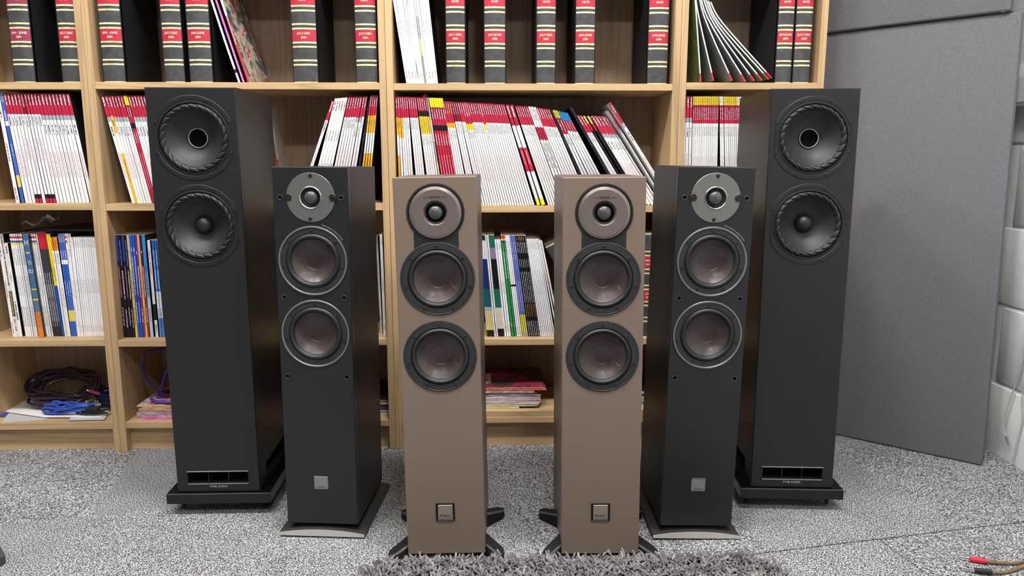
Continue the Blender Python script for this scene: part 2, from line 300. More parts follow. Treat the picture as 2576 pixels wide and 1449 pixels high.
# ------------------------------------------------------------------ geometry helpers
class MB:
    def __init__(s): s.v = []; s.f = []; s.mi = []; s.uv = {}
    def face(s, idx, mi=0, uv=None):
        s.f.append(tuple(idx)); s.mi.append(mi)
        if uv: s.uv[len(s.f) - 1] = uv
    def box(s, x0, x1, y0, y1, z0, z1, mi=0, skip=()):
        b = len(s.v)
        s.v += [(x0, y0, z0), (x1, y0, z0), (x1, y1, z0), (x0, y1, z0), (x0, y0, z1), (x1, y0, z1), (x1, y1, z1), (x0, y1, z1)]
        for k, q in enumerate(((0, 3, 2, 1), (4, 5, 6, 7), (0, 1, 5, 4), (1, 2, 6, 5), (2, 3, 7, 6), (3, 0, 4, 7))):
            if k not in skip: s.face([b + i for i in q], mi)
        return s
    def bev(s, x0, x1, y0, y1, z0, z1, w=.002, seg=1, mi=0):
        bm = bmesh.new(); bmesh.ops.create_cube(bm, size=1)
        for v in bm.verts:
            v.co = Vector((x0 if v.co.x < 0 else x1, y0 if v.co.y < 0 else y1, z0 if v.co.z < 0 else z1))
        bmesh.ops.bevel(bm, geom=bm.edges[:], offset=w, segments=seg, affect='EDGES', profile=.5)
        s.from_bm(bm, mi); return s
    def from_bm(s, bm, mi=0):
        b = len(s.v); bm.verts.index_update()
        s.v += [tuple(v.co) for v in bm.verts]
        for f in bm.faces: s.face([b + v.index for v in f.verts], mi)
        bm.free(); return s
    def lathe(s, prof, c=(0, 0, 0), n=48, mi=0, mod=None):
        """revolve (r, depth) round the axis pointing out of a speaker front (-y)"""
        b = len(s.v); k = len(prof)
        for i in range(n):
            a = 2*math.pi*i/n
            for j, (r, d) in enumerate(prof):
                if mod: r, d = mod(a, j, r, d)
                s.v.append((c[0] + r*math.cos(a), c[1] + d, c[2] + r*math.sin(a)))
        for i in range(n):
            i2 = (i + 1) % n
            for j in range(k - 1):
                s.face((b + i*k + j, b + i*k + j + 1, b + i2*k + j + 1, b + i2*k + j), mi)
        return s
    def prism(s, poly, y0, y1, mi=0):
        """polygon in (x, z), counter clockwise seen from the front, extruded from y0 to y1"""
        b = len(s.v); n = len(poly)
        s.v += [(x, y0, z) for x, z in poly] + [(x, y1, z) for x, z in poly]
        s.face([b + i for i in range(n)], mi); s.face([b + n + i for i in reversed(range(n))], mi)
        for i in range(n):
            j = (i + 1) % n; s.face((b + j, b + i, b + n + i, b + n + j), mi)
        return s
    def slab(s, poly, z0, z1, mi=0):
        b = len(s.v); n = len(poly)
        s.v += [(x, y, z1) for x, y in poly] + [(x, y, z0) for x, y in poly]
        s.face([b + i for i in range(n)], mi); s.face([b + n + i for i in reversed(range(n))], mi)
        for i in range(n):
            j = (i + 1) % n; s.face((b + j, b + i, b + n + i, b + n + j), mi)
        return s
    def tube(s, pts, r, n=8, mi=0, smooth=4, cap=True):
        P = spline([Vector(p) for p in pts], smooth) if smooth else [Vector(p) for p in pts]
        rr = r if callable(r) else (lambda t: r)
        b = len(s.v); m = len(P); prev = None
        for i, p in enumerate(P):
            t = (P[min(i + 1, m - 1)] - P[max(i - 1, 0)]).normalized()
            if prev is None: nx = t.orthogonal().normalized()
            else:
                nx = prev - t*prev.dot(t)
                nx = nx.normalized() if nx.length > 1e-6 else t.orthogonal().normalized()
            prev = nx; ny = t.cross(nx); q = rr(i/max(1, m - 1))
            for k in range(n):
                a = 2*math.pi*k/n; s.v.append(tuple(p + nx*(q*math.cos(a)) + ny*(q*math.sin(a))))
        for i in range(m - 1):
            for k in range(n):
                k2 = (k + 1) % n; s.face((b + i*n + k, b + i*n + k2, b + (i + 1)*n + k2, b + (i + 1)*n + k), mi)
        if cap:
            s.face([b + k for k in reversed(range(n))], mi); s.face([b + (m - 1)*n + k for k in range(n)], mi)
        return s
    def mesh(s, name, mats, smooth=False, angle=None):
        me = bpy.data.meshes.new(name); me.from_pydata(s.v, [], s.f)
        for m in (mats if isinstance(mats, (list, tuple)) else [mats]): me.materials.append(M[m] if isinstance(m, str) else m)
        me.polygons.foreach_set('material_index', s.mi)
        if s.uv:
            ul = me.uv_layers.new(name='UVMap')
            for fi, uv in s.uv.items():
                for li, q in zip(me.polygons[fi].loop_indices, uv): ul.data[li].uv = q
        if smooth:
            me.polygons.foreach_set('use_smooth', [True]*len(me.polygons))
            me.update()
            try: me.set_sharp_from_angle(angle=R(angle or 35))
            except Exception: pass
        me.update(); return me
    def build(s, name, mats, parent=None, smooth=False, angle=None, **kw):
        return put(name, s.mesh(name, mats, smooth, angle), parent, **kw)
def spline(P, k):
    out = []
    n = len(P)
    for i in range(n - 1):
        p0, p1, p2, p3 = P[max(i - 1, 0)], P[i], P[i + 1], P[min(i + 2, n - 1)]
        for j in range(k):
            t = j/k
            out.append(.5*((2*p1) + (p2 - p0)*t + (2*p0 - 5*p1 + 4*p2 - p3)*t*t + (3*p1 - p0 - 3*p2 + p3)*t**3))
    out.append(P[-1]); return out
def put(name, me, parent=None, loc=None, rot=None, mat=None):
    o = bpy.data.objects.new(name, me); COL.objects.link(o)
    if parent: o.parent = parent
    if mat is not None: o.matrix_local = mat
    if loc is not None: o.location = loc
    if rot is not None: o.rotation_euler = rot
    return o
def tag(o, label=None, cat=None, group=None, kind=None):
    if label: o['label'] = label
    if cat: o['category'] = cat
    if group: o['group'] = group
    if kind: o['kind'] = kind
    return o
def empty(name, loc=(0, 0, 0), rot=None, mat=None):
    o = bpy.data.objects.new(name, None); COL.objects.link(o); o.empty_display_size = .05
    if mat is not None: o.matrix_world = mat
    else:
        o.location = loc
        if rot: o.rotation_euler = rot
    return o
def kids(o): return [c for c in bpy.data.objects if c.parent == o]
def copy_tree(o, parent=None):
    c = o.copy(); COL.objects.link(c); c.parent = parent
    for ch in kids(o): copy_tree(ch, c)
    return c
def text_mesh(txt, size, extrude=.0003, space=1.0, shear=0., offset=0., align='CENTER', sx=1.0, res=3, bend=None):
    cu = bpy.data.curves.new('lettering', 'FONT'); cu.body = txt; cu.size = size; cu.extrude = extrude/2; cu.space_character = space
    cu.shear = shear; cu.offset = offset; cu.align_x = align; cu.align_y = 'CENTER'; cu.resolution_u = res
    o = bpy.data.objects.new('lettering', cu); COL.objects.link(o)
    dg = bpy.context.evaluated_depsgraph_get()
    me = bpy.data.meshes.new_from_object(o.evaluated_get(dg))
    bpy.data.objects.remove(o); bpy.data.curves.remove(cu)
    for v in me.vertices:
        x, y, z = v.co.x*sx, v.co.y, v.co.z
        v.co = bend(x, y, z) if bend else Vector((x, -z, y))
    me.update(); return me
def lettering(name, me, mat, parent, loc=(0, 0, 0), label=None):
    me.materials.clear(); me.materials.append(M[mat]); o = put(name, me, parent, loc)
    if label: o['label'] = label
    return o
def plate_with_holes(outer, holes, y0, y1, ch=.0015, inset=None):
    """front plate: chamfered outline with cut-outs, y0 front, y1 back"""
    mb = MB()
    bm = bmesh.new()
    def loop(pts, y):
        vs = [bm.verts.new((x, y, z)) for x, z in pts]
        return [bm.edges.new((vs[i], vs[(i + 1) % len(vs)])) for i in range(len(vs))], vs
    cx = sum(p[0] for p in outer)/len(outer); cz = sum(p[1] for p in outer)/len(outer)
    ins = [(x - math.copysign(ch, x - cx), z - math.copysign(ch, z - cz)) for x, z in outer]
    E, vs0 = loop(ins, y0); hl = []
    for h in holes:
        e, v = loop(h, y0); E += e; hl.append(v)
    bmesh.ops.triangle_fill(bm, use_beauty=True, use_dissolve=False, edges=E, normal=(0, -1, 0))
    def wall(vs, pts2, y):
        v2 = [bm.verts.new((x, y, z)) for x, z in pts2]; n = len(vs)
        for i in range(n):
            j = (i + 1) % n; bm.faces.new((vs[i], vs[j], v2[j], v2[i]))
        return v2
    a = wall(vs0, outer, y0 + ch); wall(a, outer, y1)
    for v, h in zip(hl, holes): wall(v, h, y1)
    bmesh.ops.recalc_face_normals(bm, faces=bm.faces[:])
    mb.from_bm(bm); return mb
def circ(cx, cz, r, n=48): return [(cx + r*math.cos(2*math.pi*i/n), cz + r*math.sin(2*math.pi*i/n)) for i in range(n)]
def rect(x0, x1, z0, z1): return [(x0, z0), (x1, z0), (x1, z1), (x0, z1)]
ONES = ['', 'first', 'second', 'third', 'fourth', 'fifth', 'sixth', 'seventh', 'eighth', 'ninth', 'tenth', 'eleventh', 'twelfth', 'thirteenth',
        'fourteenth', 'fifteenth', 'sixteenth', 'seventeenth', 'eighteenth', 'nineteenth']
TENS = {2: ('twenty', 'twentieth'), 3: ('thirty', 'thirtieth'), 4: ('forty', 'fortieth'), 5: ('fifty', 'fiftieth'), 6: ('sixty', 'sixtieth'),
        7: ('seventy', 'seventieth'), 8: ('eighty', 'eightieth'), 9: ('ninety', 'ninetieth')}
def ordinal(n):
    if n < 20: return ONES[n]
    if n >= 100: return 'hundred-and-' + ordinal(n - 100) if n > 100 else 'hundredth'
    t, o = divmod(n, 10); return TENS[t][1] if o == 0 else TENS[t][0] + '-' + ONES[o]

# ------------------------------------------------------------------ room
XR, XL, YB, YF, ZC = 1.453, -2.5, 2.47, -2.2, 2.6
D, X0 = 2.1399, -1.0871
def struct(o): o['kind'] = 'structure'; return o
floor = struct(MB().box(XL, XR, YF, YB, -.05, -.006).build('floor', 'black_deep'))
struct(MB().box(XL, XR + .12, YB, YB + .1, -.05, ZC).build('wall_back', 'wall'))
struct(MB().box(XL - .1, XL, YF, YB, -.05, ZC).build('wall_left', 'wall_grey'))
struct(MB().box(XL, XR + .12, YF - .1, YF, -.05, ZC).build('wall_front', 'wall_grey'))
struct(MB().box(XL - .1, XR + .12, YF - .1, YB + .1, ZC, ZC + .1).build('ceiling', 'ceiling'))
wr = struct(MB().box(XR + .004, XR + .12, YF, YB, -.05, ZC).build('wall_right', 'paint'))
def block_mesh():
    bm = bmesh.new(); bmesh.ops.create_cube(bm, size=1)
    for v in bm.verts: v.co = Vector((v.co.x*.04, v.co.y*.443, v.co.z*.2185))
    bmesh.ops.bevel(bm, geom=bm.edges[:], offset=.006, segments=2, affect='EDGES', profile=.5)
    return MB().from_bm(bm).mesh('block', 'paint', True, 50)
bmsh = block_mesh()
for k in range(0, 11):
    zc = -.02 + .1125 + .225*k
    y = 1.875 if k % 2 else 2.10
    while y > 0.2:
        put('block', bmsh, wr, (XR + .02 + random.uniform(-.0008, .0008), y, zc)); y -= .45
# carpet tiles, laid in courses along one visible joint
SA = R(10.76); ax = Vector((math.cos(SA), math.sin(SA))); bx_ = Vector((-math.sin(SA), math.cos(SA))); T0 = Vector((.866, 1.575))
def clip(poly, xa, xb, ya, yb):
    def half(P, f):
        out = []
        for i in range(len(P)):
            a, b = P[i], P[(i + 1) % len(P)]; fa, fb = f(a), f(b)
            if fa >= 0: out.append(a)
            if fa*fb < 0: out.append(a + (b - a)*(fa/(fa - fb)))
        return out
    for f in (lambda p: p.x - xa, lambda p: xb - p.x, lambda p: p.y - ya, lambda p: yb - p.y):
        poly = half(poly, f)
        if len(poly) < 3: return []
    return poly
for j in range(-9, 4):
    for i in range(-10, 6):
        gap_t = .0024 if j == -1 else .0001
        gap_b = .0024 if j == 0 else .0001
        o = 0 if j < 0 else .23
        a0, a1, b0, b1 = i*.5 + o, i*.5 + o + .5, j*.5, j*.5 + .5
        gl = .0018 if (j == -1 and i == 0) else .0001
        gr = .0018 if (j == -1 and i == -1) else .0001
        q = [T0 + ax*a + bx_*b for a, b in ((a0 + gl, b0 + gap_b), (a1 - gr, b0 + gap_b), (a1 - gr, b1 - gap_t), (a0 + gl, b1 - gap_t))]
        q = clip(q, XL, XR + .003, YF, YB)
        if len(q) < 3: continue
        put('carpet_tile', MB().slab([(p.x, p.y) for p in q], -.006, 0).mesh('carpet_tile', 'carpet'), floor)
# ceiling lamps
def emis(name, s):
    m = NT(name); m.b.inputs['Emission Color'].default_value = (1.0, .98, .965, 1); m.b.inputs['Emission Strength'].default_value = s; m.color((.9, .9, .9, 1)); return m.m
M['lamp'] = emis('lamp_diffuser', LAMP_STRENGTH)
WORDS = ['far left near the bookcases', 'left of centre near the bookcases', 'right of centre near the bookcases', 'at right near the grey panels', 'behind the camera on the left', 'behind the camera on the right']
for (x, y, s), w in zip(LAMPS, WORDS):
    r = empty('ceiling_lamp', (x, y, ZC)); tag(r, 'square white ceiling lamp ' + w, 'lamp', 'ceiling lamps')
    h = s/2
    MB().box(-h - .02, h + .02, -h - .02, -h, -.03, 0).box(-h - .02, h + .02, h, h + .02, -.03, 0).box(-h - .02, -h, -h, h, -.03, 0).box(h, h + .02, -h, h, -.03, 0).build('frame', 'white_plastic', r)
    MB().box(-h, h, -h, h, -.022, -.008).build('diffuser', 'lamp', r)

# acoustic panels across the corner
br = Vector((1.357, 1.972)); dv = Vector((.769, -.639)).normalized(); nv = Vector((-dv.y, dv.x))
def acoustic(name, label, poly, off, T=.05):
    bm = bmesh.new(); n = len(poly)
    f = [bm.verts.new((x, 0, z)) for x, z in poly]; g = [bm.verts.new((x, T, z)) for x, z in poly]
    bm.faces.new(f); bm.faces.new(list(reversed(g)))
    for i in range(n): j = (i + 1) % n; bm.faces.new((f[j], f[i], g[i], g[j]))
    bmesh.ops.bevel(bm, geom=bm.edges[:], offset=.006, segments=3, affect='EDGES', profile=.5)
    bmesh.ops.recalc_face_normals(bm, faces=bm.faces[:])
    p = br + nv*off
    o = MB().from_bm(bm).build(name, 'fabric', None, True, 30, mat=Matrix.Translation((p.x, p.y, 0)) @ Matrix.Rotation(math.atan2(dv.y, dv.x), 4, 'Z'))
    tag(o, label, 'panel'); return o
acoustic('acoustic_panel', 'large grey fabric acoustic panel standing on the carpet beside the bookcase', [(-.57, .001), (0, .001), (-.020, 1.2146), (-.57, 1.2003)], 0)
acoustic('acoustic_panel', 'grey fabric acoustic panel above the standing one, cut off by the top edge', [(-.555, 1.2012), (-.044, 1.2145), (-.075, 2.36), (-.555, 2.35)], -.014)
MB().tube([(1.30, 2.005, 1.213), (1.352, 1.985, 1.222)], .0015, 6, smooth=0).build('metal_rod', 'rim_grey')
tag(bpy.data.objects['metal_rod'], 'thin metal rod sticking out between the two grey panels', 'rod')
# socket box and cables on the right wall
sb = empty('socket_box', (XR, 2.06, .985)); tag(sb, 'white plastic socket box on the painted block wall', 'socket box')
MB().bev(-.036, 0, -.075, .075, 0, .082, .004, 2).build('box', 'white_plastic', sb, True)
MB().bev(-.0385, -.036, -.06, .06, .008, .074, .001, 1).build('face_plate', 'white_plastic', sb)
wc = empty('speaker_cable', (XR - .012, 1.976, .0)); tag(wc, 'thin white cable with bare plug hanging down the block wall', 'cable')
MB().tube([(0, .02, 1.0), (0, .0, .6), (0, .0, .343), (0, .016, .237), (-.004, .039, .126), (-.004, .037, .092), (-.002, .027, .074)], .0019, 8).build('wire', 'cable_white', wc, True)
MB().tube([(-.002, .027, .076), (-.001, .022, .064)], .0036, 8, smooth=0).tube([(-.001, .022, .065), (0, .017, .055)], .0024, 8, smooth=0).build('plug', 'rim_grey', wc, True)
wc2 = MB().tube([(XR - .006, 1.968, 1.0), (XR - .006, 1.967, .6), (XR - .006, 1.9756, .31), (XR - .006, 1.9685, .2), (XR - .006, 1.957, .147), (XR - .008, 1.9655, .075), (XR - .012, 1.972, .01), (XR - .03, 1.972, .003)], .0019, 8).build('speaker_cable', 'cable_white', None, True)
tag(wc2, 'thin white cable running straight down the block wall to the floor', 'cable')
# two speaker cables on the carpet, bottom right corner
def floor_cable(label, pin, body, wire, bmat):
    r = empty('speaker_cable', (body[0][0], body[0][1], 0)); o = Vector(r.location); tag(r, label, 'cable', 'speaker cable ends on the carpet')
    L = lambda P: [Vector(p) - o for p in P]
    MB().tube(L(wire), .0034, 10).build('wire', 'cable_clear', r, True)
    MB().tube(L(body), .0055, 12, smooth=0).build('plug_sleeve', bmat, r, True)
    MB().tube(L(pin), .0019, 8, smooth=0).build('pin', 'silver', r, True)
floor_cable('clear speaker cable with red plug sleeve on the carpet', [(.989, 1.482, .008), (1.012, 1.472, .007)], [(1.010, 1.4728, .007), (1.0394, 1.4624, .007)],
            [(1.036, 1.4634, .007), (1.0859, 1.4579, .004), (1.1216, 1.465, .004), (1.19, 1.49, .004), (1.27, 1.50, .004)], 'red_plastic')
floor_cable('clear speaker cable with black plug sleeve on the carpet', [(.970, 1.4378, .007), (.995, 1.428, .007)], [(.9928, 1.429, .007), (1.0231, 1.4206, .007)],
            [(1.02, 1.4212, .007), (1.0548, 1.4244, .004), (1.1074, 1.4447, .004), (1.18, 1.462, .004), (1.27, 1.46, .004)], 'black')
o = MB().slab([(-1.0341, 1.519), (-1.078, 1.570), (-1.40, 1.66), (-1.45, 1.50), (-1.30, 1.40), (-1.0377, 1.5045)], .0005, .018).build('floor_mat', 'dark_felt')
tag(o, 'dark grey felt corner at the left edge of the carpet', 'mat')

# ------------------------------------------------------------------ bookcases
TH = .0185
SHZ = {0: [1.0461, .7220, .3356, .0881], 1: [1.0471, .7200, .3335, .0896], 2: [1.0457, .7134, .3309, .0960], 3: [1.0493, .7160, .3320, .0930]}
UNITS = [(X0 - .4, X0), (X0, X0 + .8), (X0 + .8, X0 + 1.6), (X0 + 1.6, X0 + 2.0)]
BKL = ['narrow oak bookcase at the left edge with a cable coil at its foot', 'wide oak bookcase standing behind the left black speakers',
       'wide oak bookcase in the middle behind the brown speakers', 'narrow oak bookcase at right next to the grey panels']
BH, BD = 2.02, .283
for ui, (xa, xb) in enumerate(UNITS):
    bc = empty('bookcase', ((xa + xb)/2, D, 0)); tag(bc, BKL[ui], 'bookcase', 'row of oak bookcases')
    w = xb - xa; h = w/2 - .0004
    MB().bev(-h, -h + TH, 0, BD, 0, BH, .0008).build('side_panel', 'oak_v', bc)
    MB().bev(h - TH, h, 0, BD, 0, BH, .0008).build('side_panel', 'oak_v', bc)
    MB().box(-h + TH, h - TH, .2705, .2745, .02, BH - .02).build('back_panel', 'oak_back', bc)
    MB().box(-h + TH, h - TH, .026, .043, 0, SHZ[ui][3] - TH).build('kick_board', 'oak_h', bc)
    MB().bev(-h + TH, h - TH, 0, BD, BH - TH, BH, .0008).build('top_panel', 'oak_h', bc)
    for z in SHZ[ui] + [1.385, 1.70]:
        MB().bev(-h + TH + .0003, h - TH - .0003, .0005, .2695, z - TH, z, .0008).build('shelf', 'oak_h', bc)
lb = MB().bev(-.36, .36, .002, .24, 0, TH, .0008).build('loose_board', 'oak_h', None, loc=(X0 + 1.2, D, .0961))
tag(lb, 'loose oak board lying on the bottom shelf of the middle bookcase', 'board')

# ------------------------------------------------------------------ speakers
def screw_mesh(r=.0034):
    mb = MB().lathe([(r, .0006), (r, -.0012), (r*.8, -.0016), (r*.55, -.0016), (r*.5, -.0004), (0.0001, -.0004)], n=14)
    return mb.mesh('screw', 'black', True, 40)
SCREW = screw_mesh()
SCREWB = screw_mesh(.0041)
def screws(parent, c, rad, n, a0, y, me=SCREW):
    for i in range(n):
        a = R(a0 + 360*i/n); put('screw', me, parent, (c[0] + rad*math.cos(a), y, c[1] + rad*math.sin(a)))
def arc(r0, d0, r1, d1, h, n=7):
    """half roll from (r0,d0) to (r1,d1) bulging out by h"""
    return [(r0 + (r1 - r0)*t, d0 + (d1 - d0)*t - h*math.sin(math.pi*t)) for t in [i/n for i in range(n + 1)]]
def curve_prof(r0, d0, r1, d1, sag, n=7):
    return [(r0 + (r1 - r0)*t, d0 + (d1 - d0)*t + sag*math.sin(math.pi*t)) for t in [i/n for i in range(n + 1)]]
def cap_prof(r, d, h, n=6):
    return [(max(1e-5, r*math.cos(math.pi/2*i/n)), d - h*math.sin(math.pi/2*i/n)) for i in range(n + 1)]
def pose(n_x, n_y, rz, ro, pi, dz=0.):
    return Matrix.Translation((n_x, n_y, dz)) @ Matrix.Rotation(rz, 4, 'Z') @ Matrix.Rotation(-pi, 4, 'X') @ Matrix.Rotation(ro, 4, 'Y')

# --- tall black speakers with two large drivers
def make_tall():
    r = empty('floorstanding_speaker')
    W, DP, Z0, Z1 = .0977, .2875, .056, .9982
    h = W
    dz = (.8897, .6960)
    slot = rect(-.071, .071, .0785, .1070)
    pl = plate_with_holes(rect(-h, h, Z0, Z1), [circ(0, dz[0], .0765), circ(0, dz[1], .0765), slot], 0, .02, .0018)
    pl.build('baffle', 'black_satin', r)
    cab = MB()
    cab.box(-h, h, .0202, DP, .125, Z1, skip=(2,)).box(-h, -h + .02, .0202, .06, Z0, .125).box(h - .02, h, .0202, .06, Z0, .125)
    cab.box(-h, -h + .02, .06, DP, .105, .125).box(h - .02, h, .06, DP, .105, .125).box(-h, h, .06, DP, Z0, .066).box(-h, h, DP - .02, DP, .066, .105)
    cab.build('cabinet', 'ash_black', r)
    MB().box(-h + .012, h - .012, .058, DP - .021, .066, .105).build('inner_box', 'black_deep', r)
    for k, z in enumerate(dz):
        nm = 'coaxial_driver' if k == 0 else 'bass_driver'
        fl = MB()
        def mod(a, j, rr, d):
            return (min(rr, .0838/max(1e-6, abs(math.cos(a))) + (rr - .092)*.5), d) if j < 3 else (rr, d)
        fl.lathe([(.0922, .0), (.0922, -.0011), (.0914, -.0016), (.0835, -.0016), (.0828, -.0008), (.0795, -.0008), (.0785, -.0022), (.0762, -.0022), (.0755, .001), (.0755, .016)], n=96, mod=mod)
        dr = fl.build(nm, 'black_satin', r, True, 25, loc=(0, 0, z))
        N = 24
        def modf(a, j, rr, d):
            t = j/10.; g = .5 + .5*math.sin(N*a + 5.6*(t - .5))
            g = g**7
            return rr, d + .0036*g*math.sin(math.pi*t)**.7
        MB().lathe(arc(.0756, .0015, .0610, .0035, .0070, 10), n=336, mod=modf).build('surround', 'rubber', dr, True, 40)
        MB().lathe(curve_prof(.0612, .0032, .0212, .031, .0045, 10), n=64).build('cone', 'cone_black', dr, True, 60)
        if k == 0:
            MB().lathe([(.0214, .0310), (.0214, .0275), (.0210, .0270), (.0204, .0270), (.0201, .0276), (.0201, .0310)], n=64).build('trim_ring', 'ring_white', dr, True, 50)
            MB().lathe([(.0202, .0300), (.0190, .0310), (.0120, .0318), (.0001, .0320)], n=40).build('tweeter_throat', 'black_deep', dr, True)
        else:
            MB().lathe([(.0212, .032)] + cap_prof(.0208, .030, .0185, 8), n=48).build('dust_cap', 'cap_black', dr, True, 60)
        for i in range(8):
            a = R(22.5 + 45*i); rr = min(.0868, .0800/max(1e-6, abs(math.cos(a))))
            put('screw', SCREW, dr, (rr*math.cos(a), -.0013, rr*math.sin(a)))
    po = empty('front_port'); po.parent = r
    MB().tube([(-.0725, -.001, .1085), (.0725, -.001, .1085)], .0014, 8, smooth=0).build('port_trim', 'rim_grey', po, True)
    MB().tube([(-.0715, -.001, .0770), (.0715, -.001, .0770)], .0013, 8, smooth=0).build('port_trim', 'rim_grey', po, True)
    MB().box(-.0735, -.071, -.0012, .004, .077, .1085).build('port_trim', 'black_satin', po); MB().box(.071, .0735, -.0012, .004, .077, .1085).build('port_trim', 'black_satin', po)
    for x in (-.0237, .0237): MB().box(x - .0008, x + .0008, .003, .05, .0785, .1070).build('divider', 'black_satin', po)
    MB().box(-.0711, .0711, .052, .056, .0780, .1075).build('port_back', 'black_deep', po)
    lettering('lettering', text_mesh('FYNE AUDIO', .0066, .0003, 1.12, offset=.00006), 'white_print', r, (0, -.0003, .0702))
    pp = MB().bev(-.1225, .1225, -.009, DP + .02, .030, .0555, .0012, 2).build('plinth', 'gloss_black', r)
    MB().box(-.1213, .1213, -.0093, -.0085, .0546, .0557).build('edge_highlight', 'rim_grey', pp)
    for sx in (-1, 1):
        for y in (.030, DP - .02):
            f = empty('foot', (sx*.098, y, 0)); f.parent = r
            mb = MB(); n = 24; b0 = [(.020, .030), (.0205, .026), (.019, .021), (.006, .019), (.005, .006), (.0015, .0005)]
            for rr, zz in b0:
                for i in range(n): mb.v.append((rr*math.cos(2*math.pi*i/n), rr*math.sin(2*math.pi*i/n), zz))
            for j in range(len(b0) - 1):
                for i in range(n): mb.face((j*n + i, j*n + (i + 1) % n, (j + 1)*n + (i + 1) % n, (j + 1)*n + i))
            mb.face([(len(b0) - 1)*n + i for i in range(n)])
            mb.build('foot_spike', 'black', f, True, 40)
    return r
M['ring_white'] = plain('polished_ring', srgb(214, 214, 214), .35, .3)
tallL = make_tall()
tallR = copy_tree(tallL)
tallL.matrix_world = pose(-.6597, 1.7391, .0118, .0019, -.0144, .0)
tallR.matrix_world = pose(.7231, 1.7267, -.0737, -.0034, -.0013, .0005)
tag(tallL, 'tall black floorstanding speaker with two big drivers, leftmost of the six', 'speaker', 'tall black speaker pair')
tag(tallR, 'tall black floorstanding speaker with two big drivers in front of the grey panel', 'speaker', 'tall black speaker pair')

def make_woofer(parent, z, flange, prof_cap, cone_mat, rc, rs, capr, scr_r, nscr, dep, ribs=False):
    dr = MB().lathe(flange, n=80).build('woofer', 'basket', parent, True, 25, loc=(0, 0, z))
    MB().lathe([(rs + .0004, .003)] + arc(rs, .0005, rc - .0004, .0025, .0058, 9) + [(rc - .001, .004)], n=80).build('surround', 'rubber', dr, True, 50)
    MB().lathe(curve_prof(rc, .0022, capr, dep, .0018, 8), n=64).build('cone', cone_mat, dr, True, 60)
    MB().lathe([(capr + .0004, dep + .0004), (capr - .0001, dep - .0003)] + prof_cap, n=48).build('dust_cap', cone_mat, dr, True, 60)
    screws(dr, (0, 0), scr_r, nscr, 90, flange[-3][1] + .0002)
    if ribs:
        for i in range(5):
            a0 = R(270 + 72*i); pts = []
            er = Vector((math.cos(a0), 0, math.sin(a0))); et = Vector((-math.sin(a0), 0, math.cos(a0)))
            for k in range(13):
                t = -1 + 2*k/12; p = er*(capr + .0062 + .0125*abs(t)**2.3) + et*(t*.0098)
                u = (rc - p.length)/(rc - capr); p.y = .0022 + (dep - .0022)*u + .0018*math.sin(math.pi*max(0, u)) - .0001
                pts.append(tuple(p))
            MB().tube(pts, .0005, 6, smooth=2).build('cone_rib', 'cone_rib', dr, True)
    return dr
M['cone_rib'] = plain('cone_rib', srgb(82, 70, 67), .3)  # cone colour made lighter, highlight along the ribs put into it

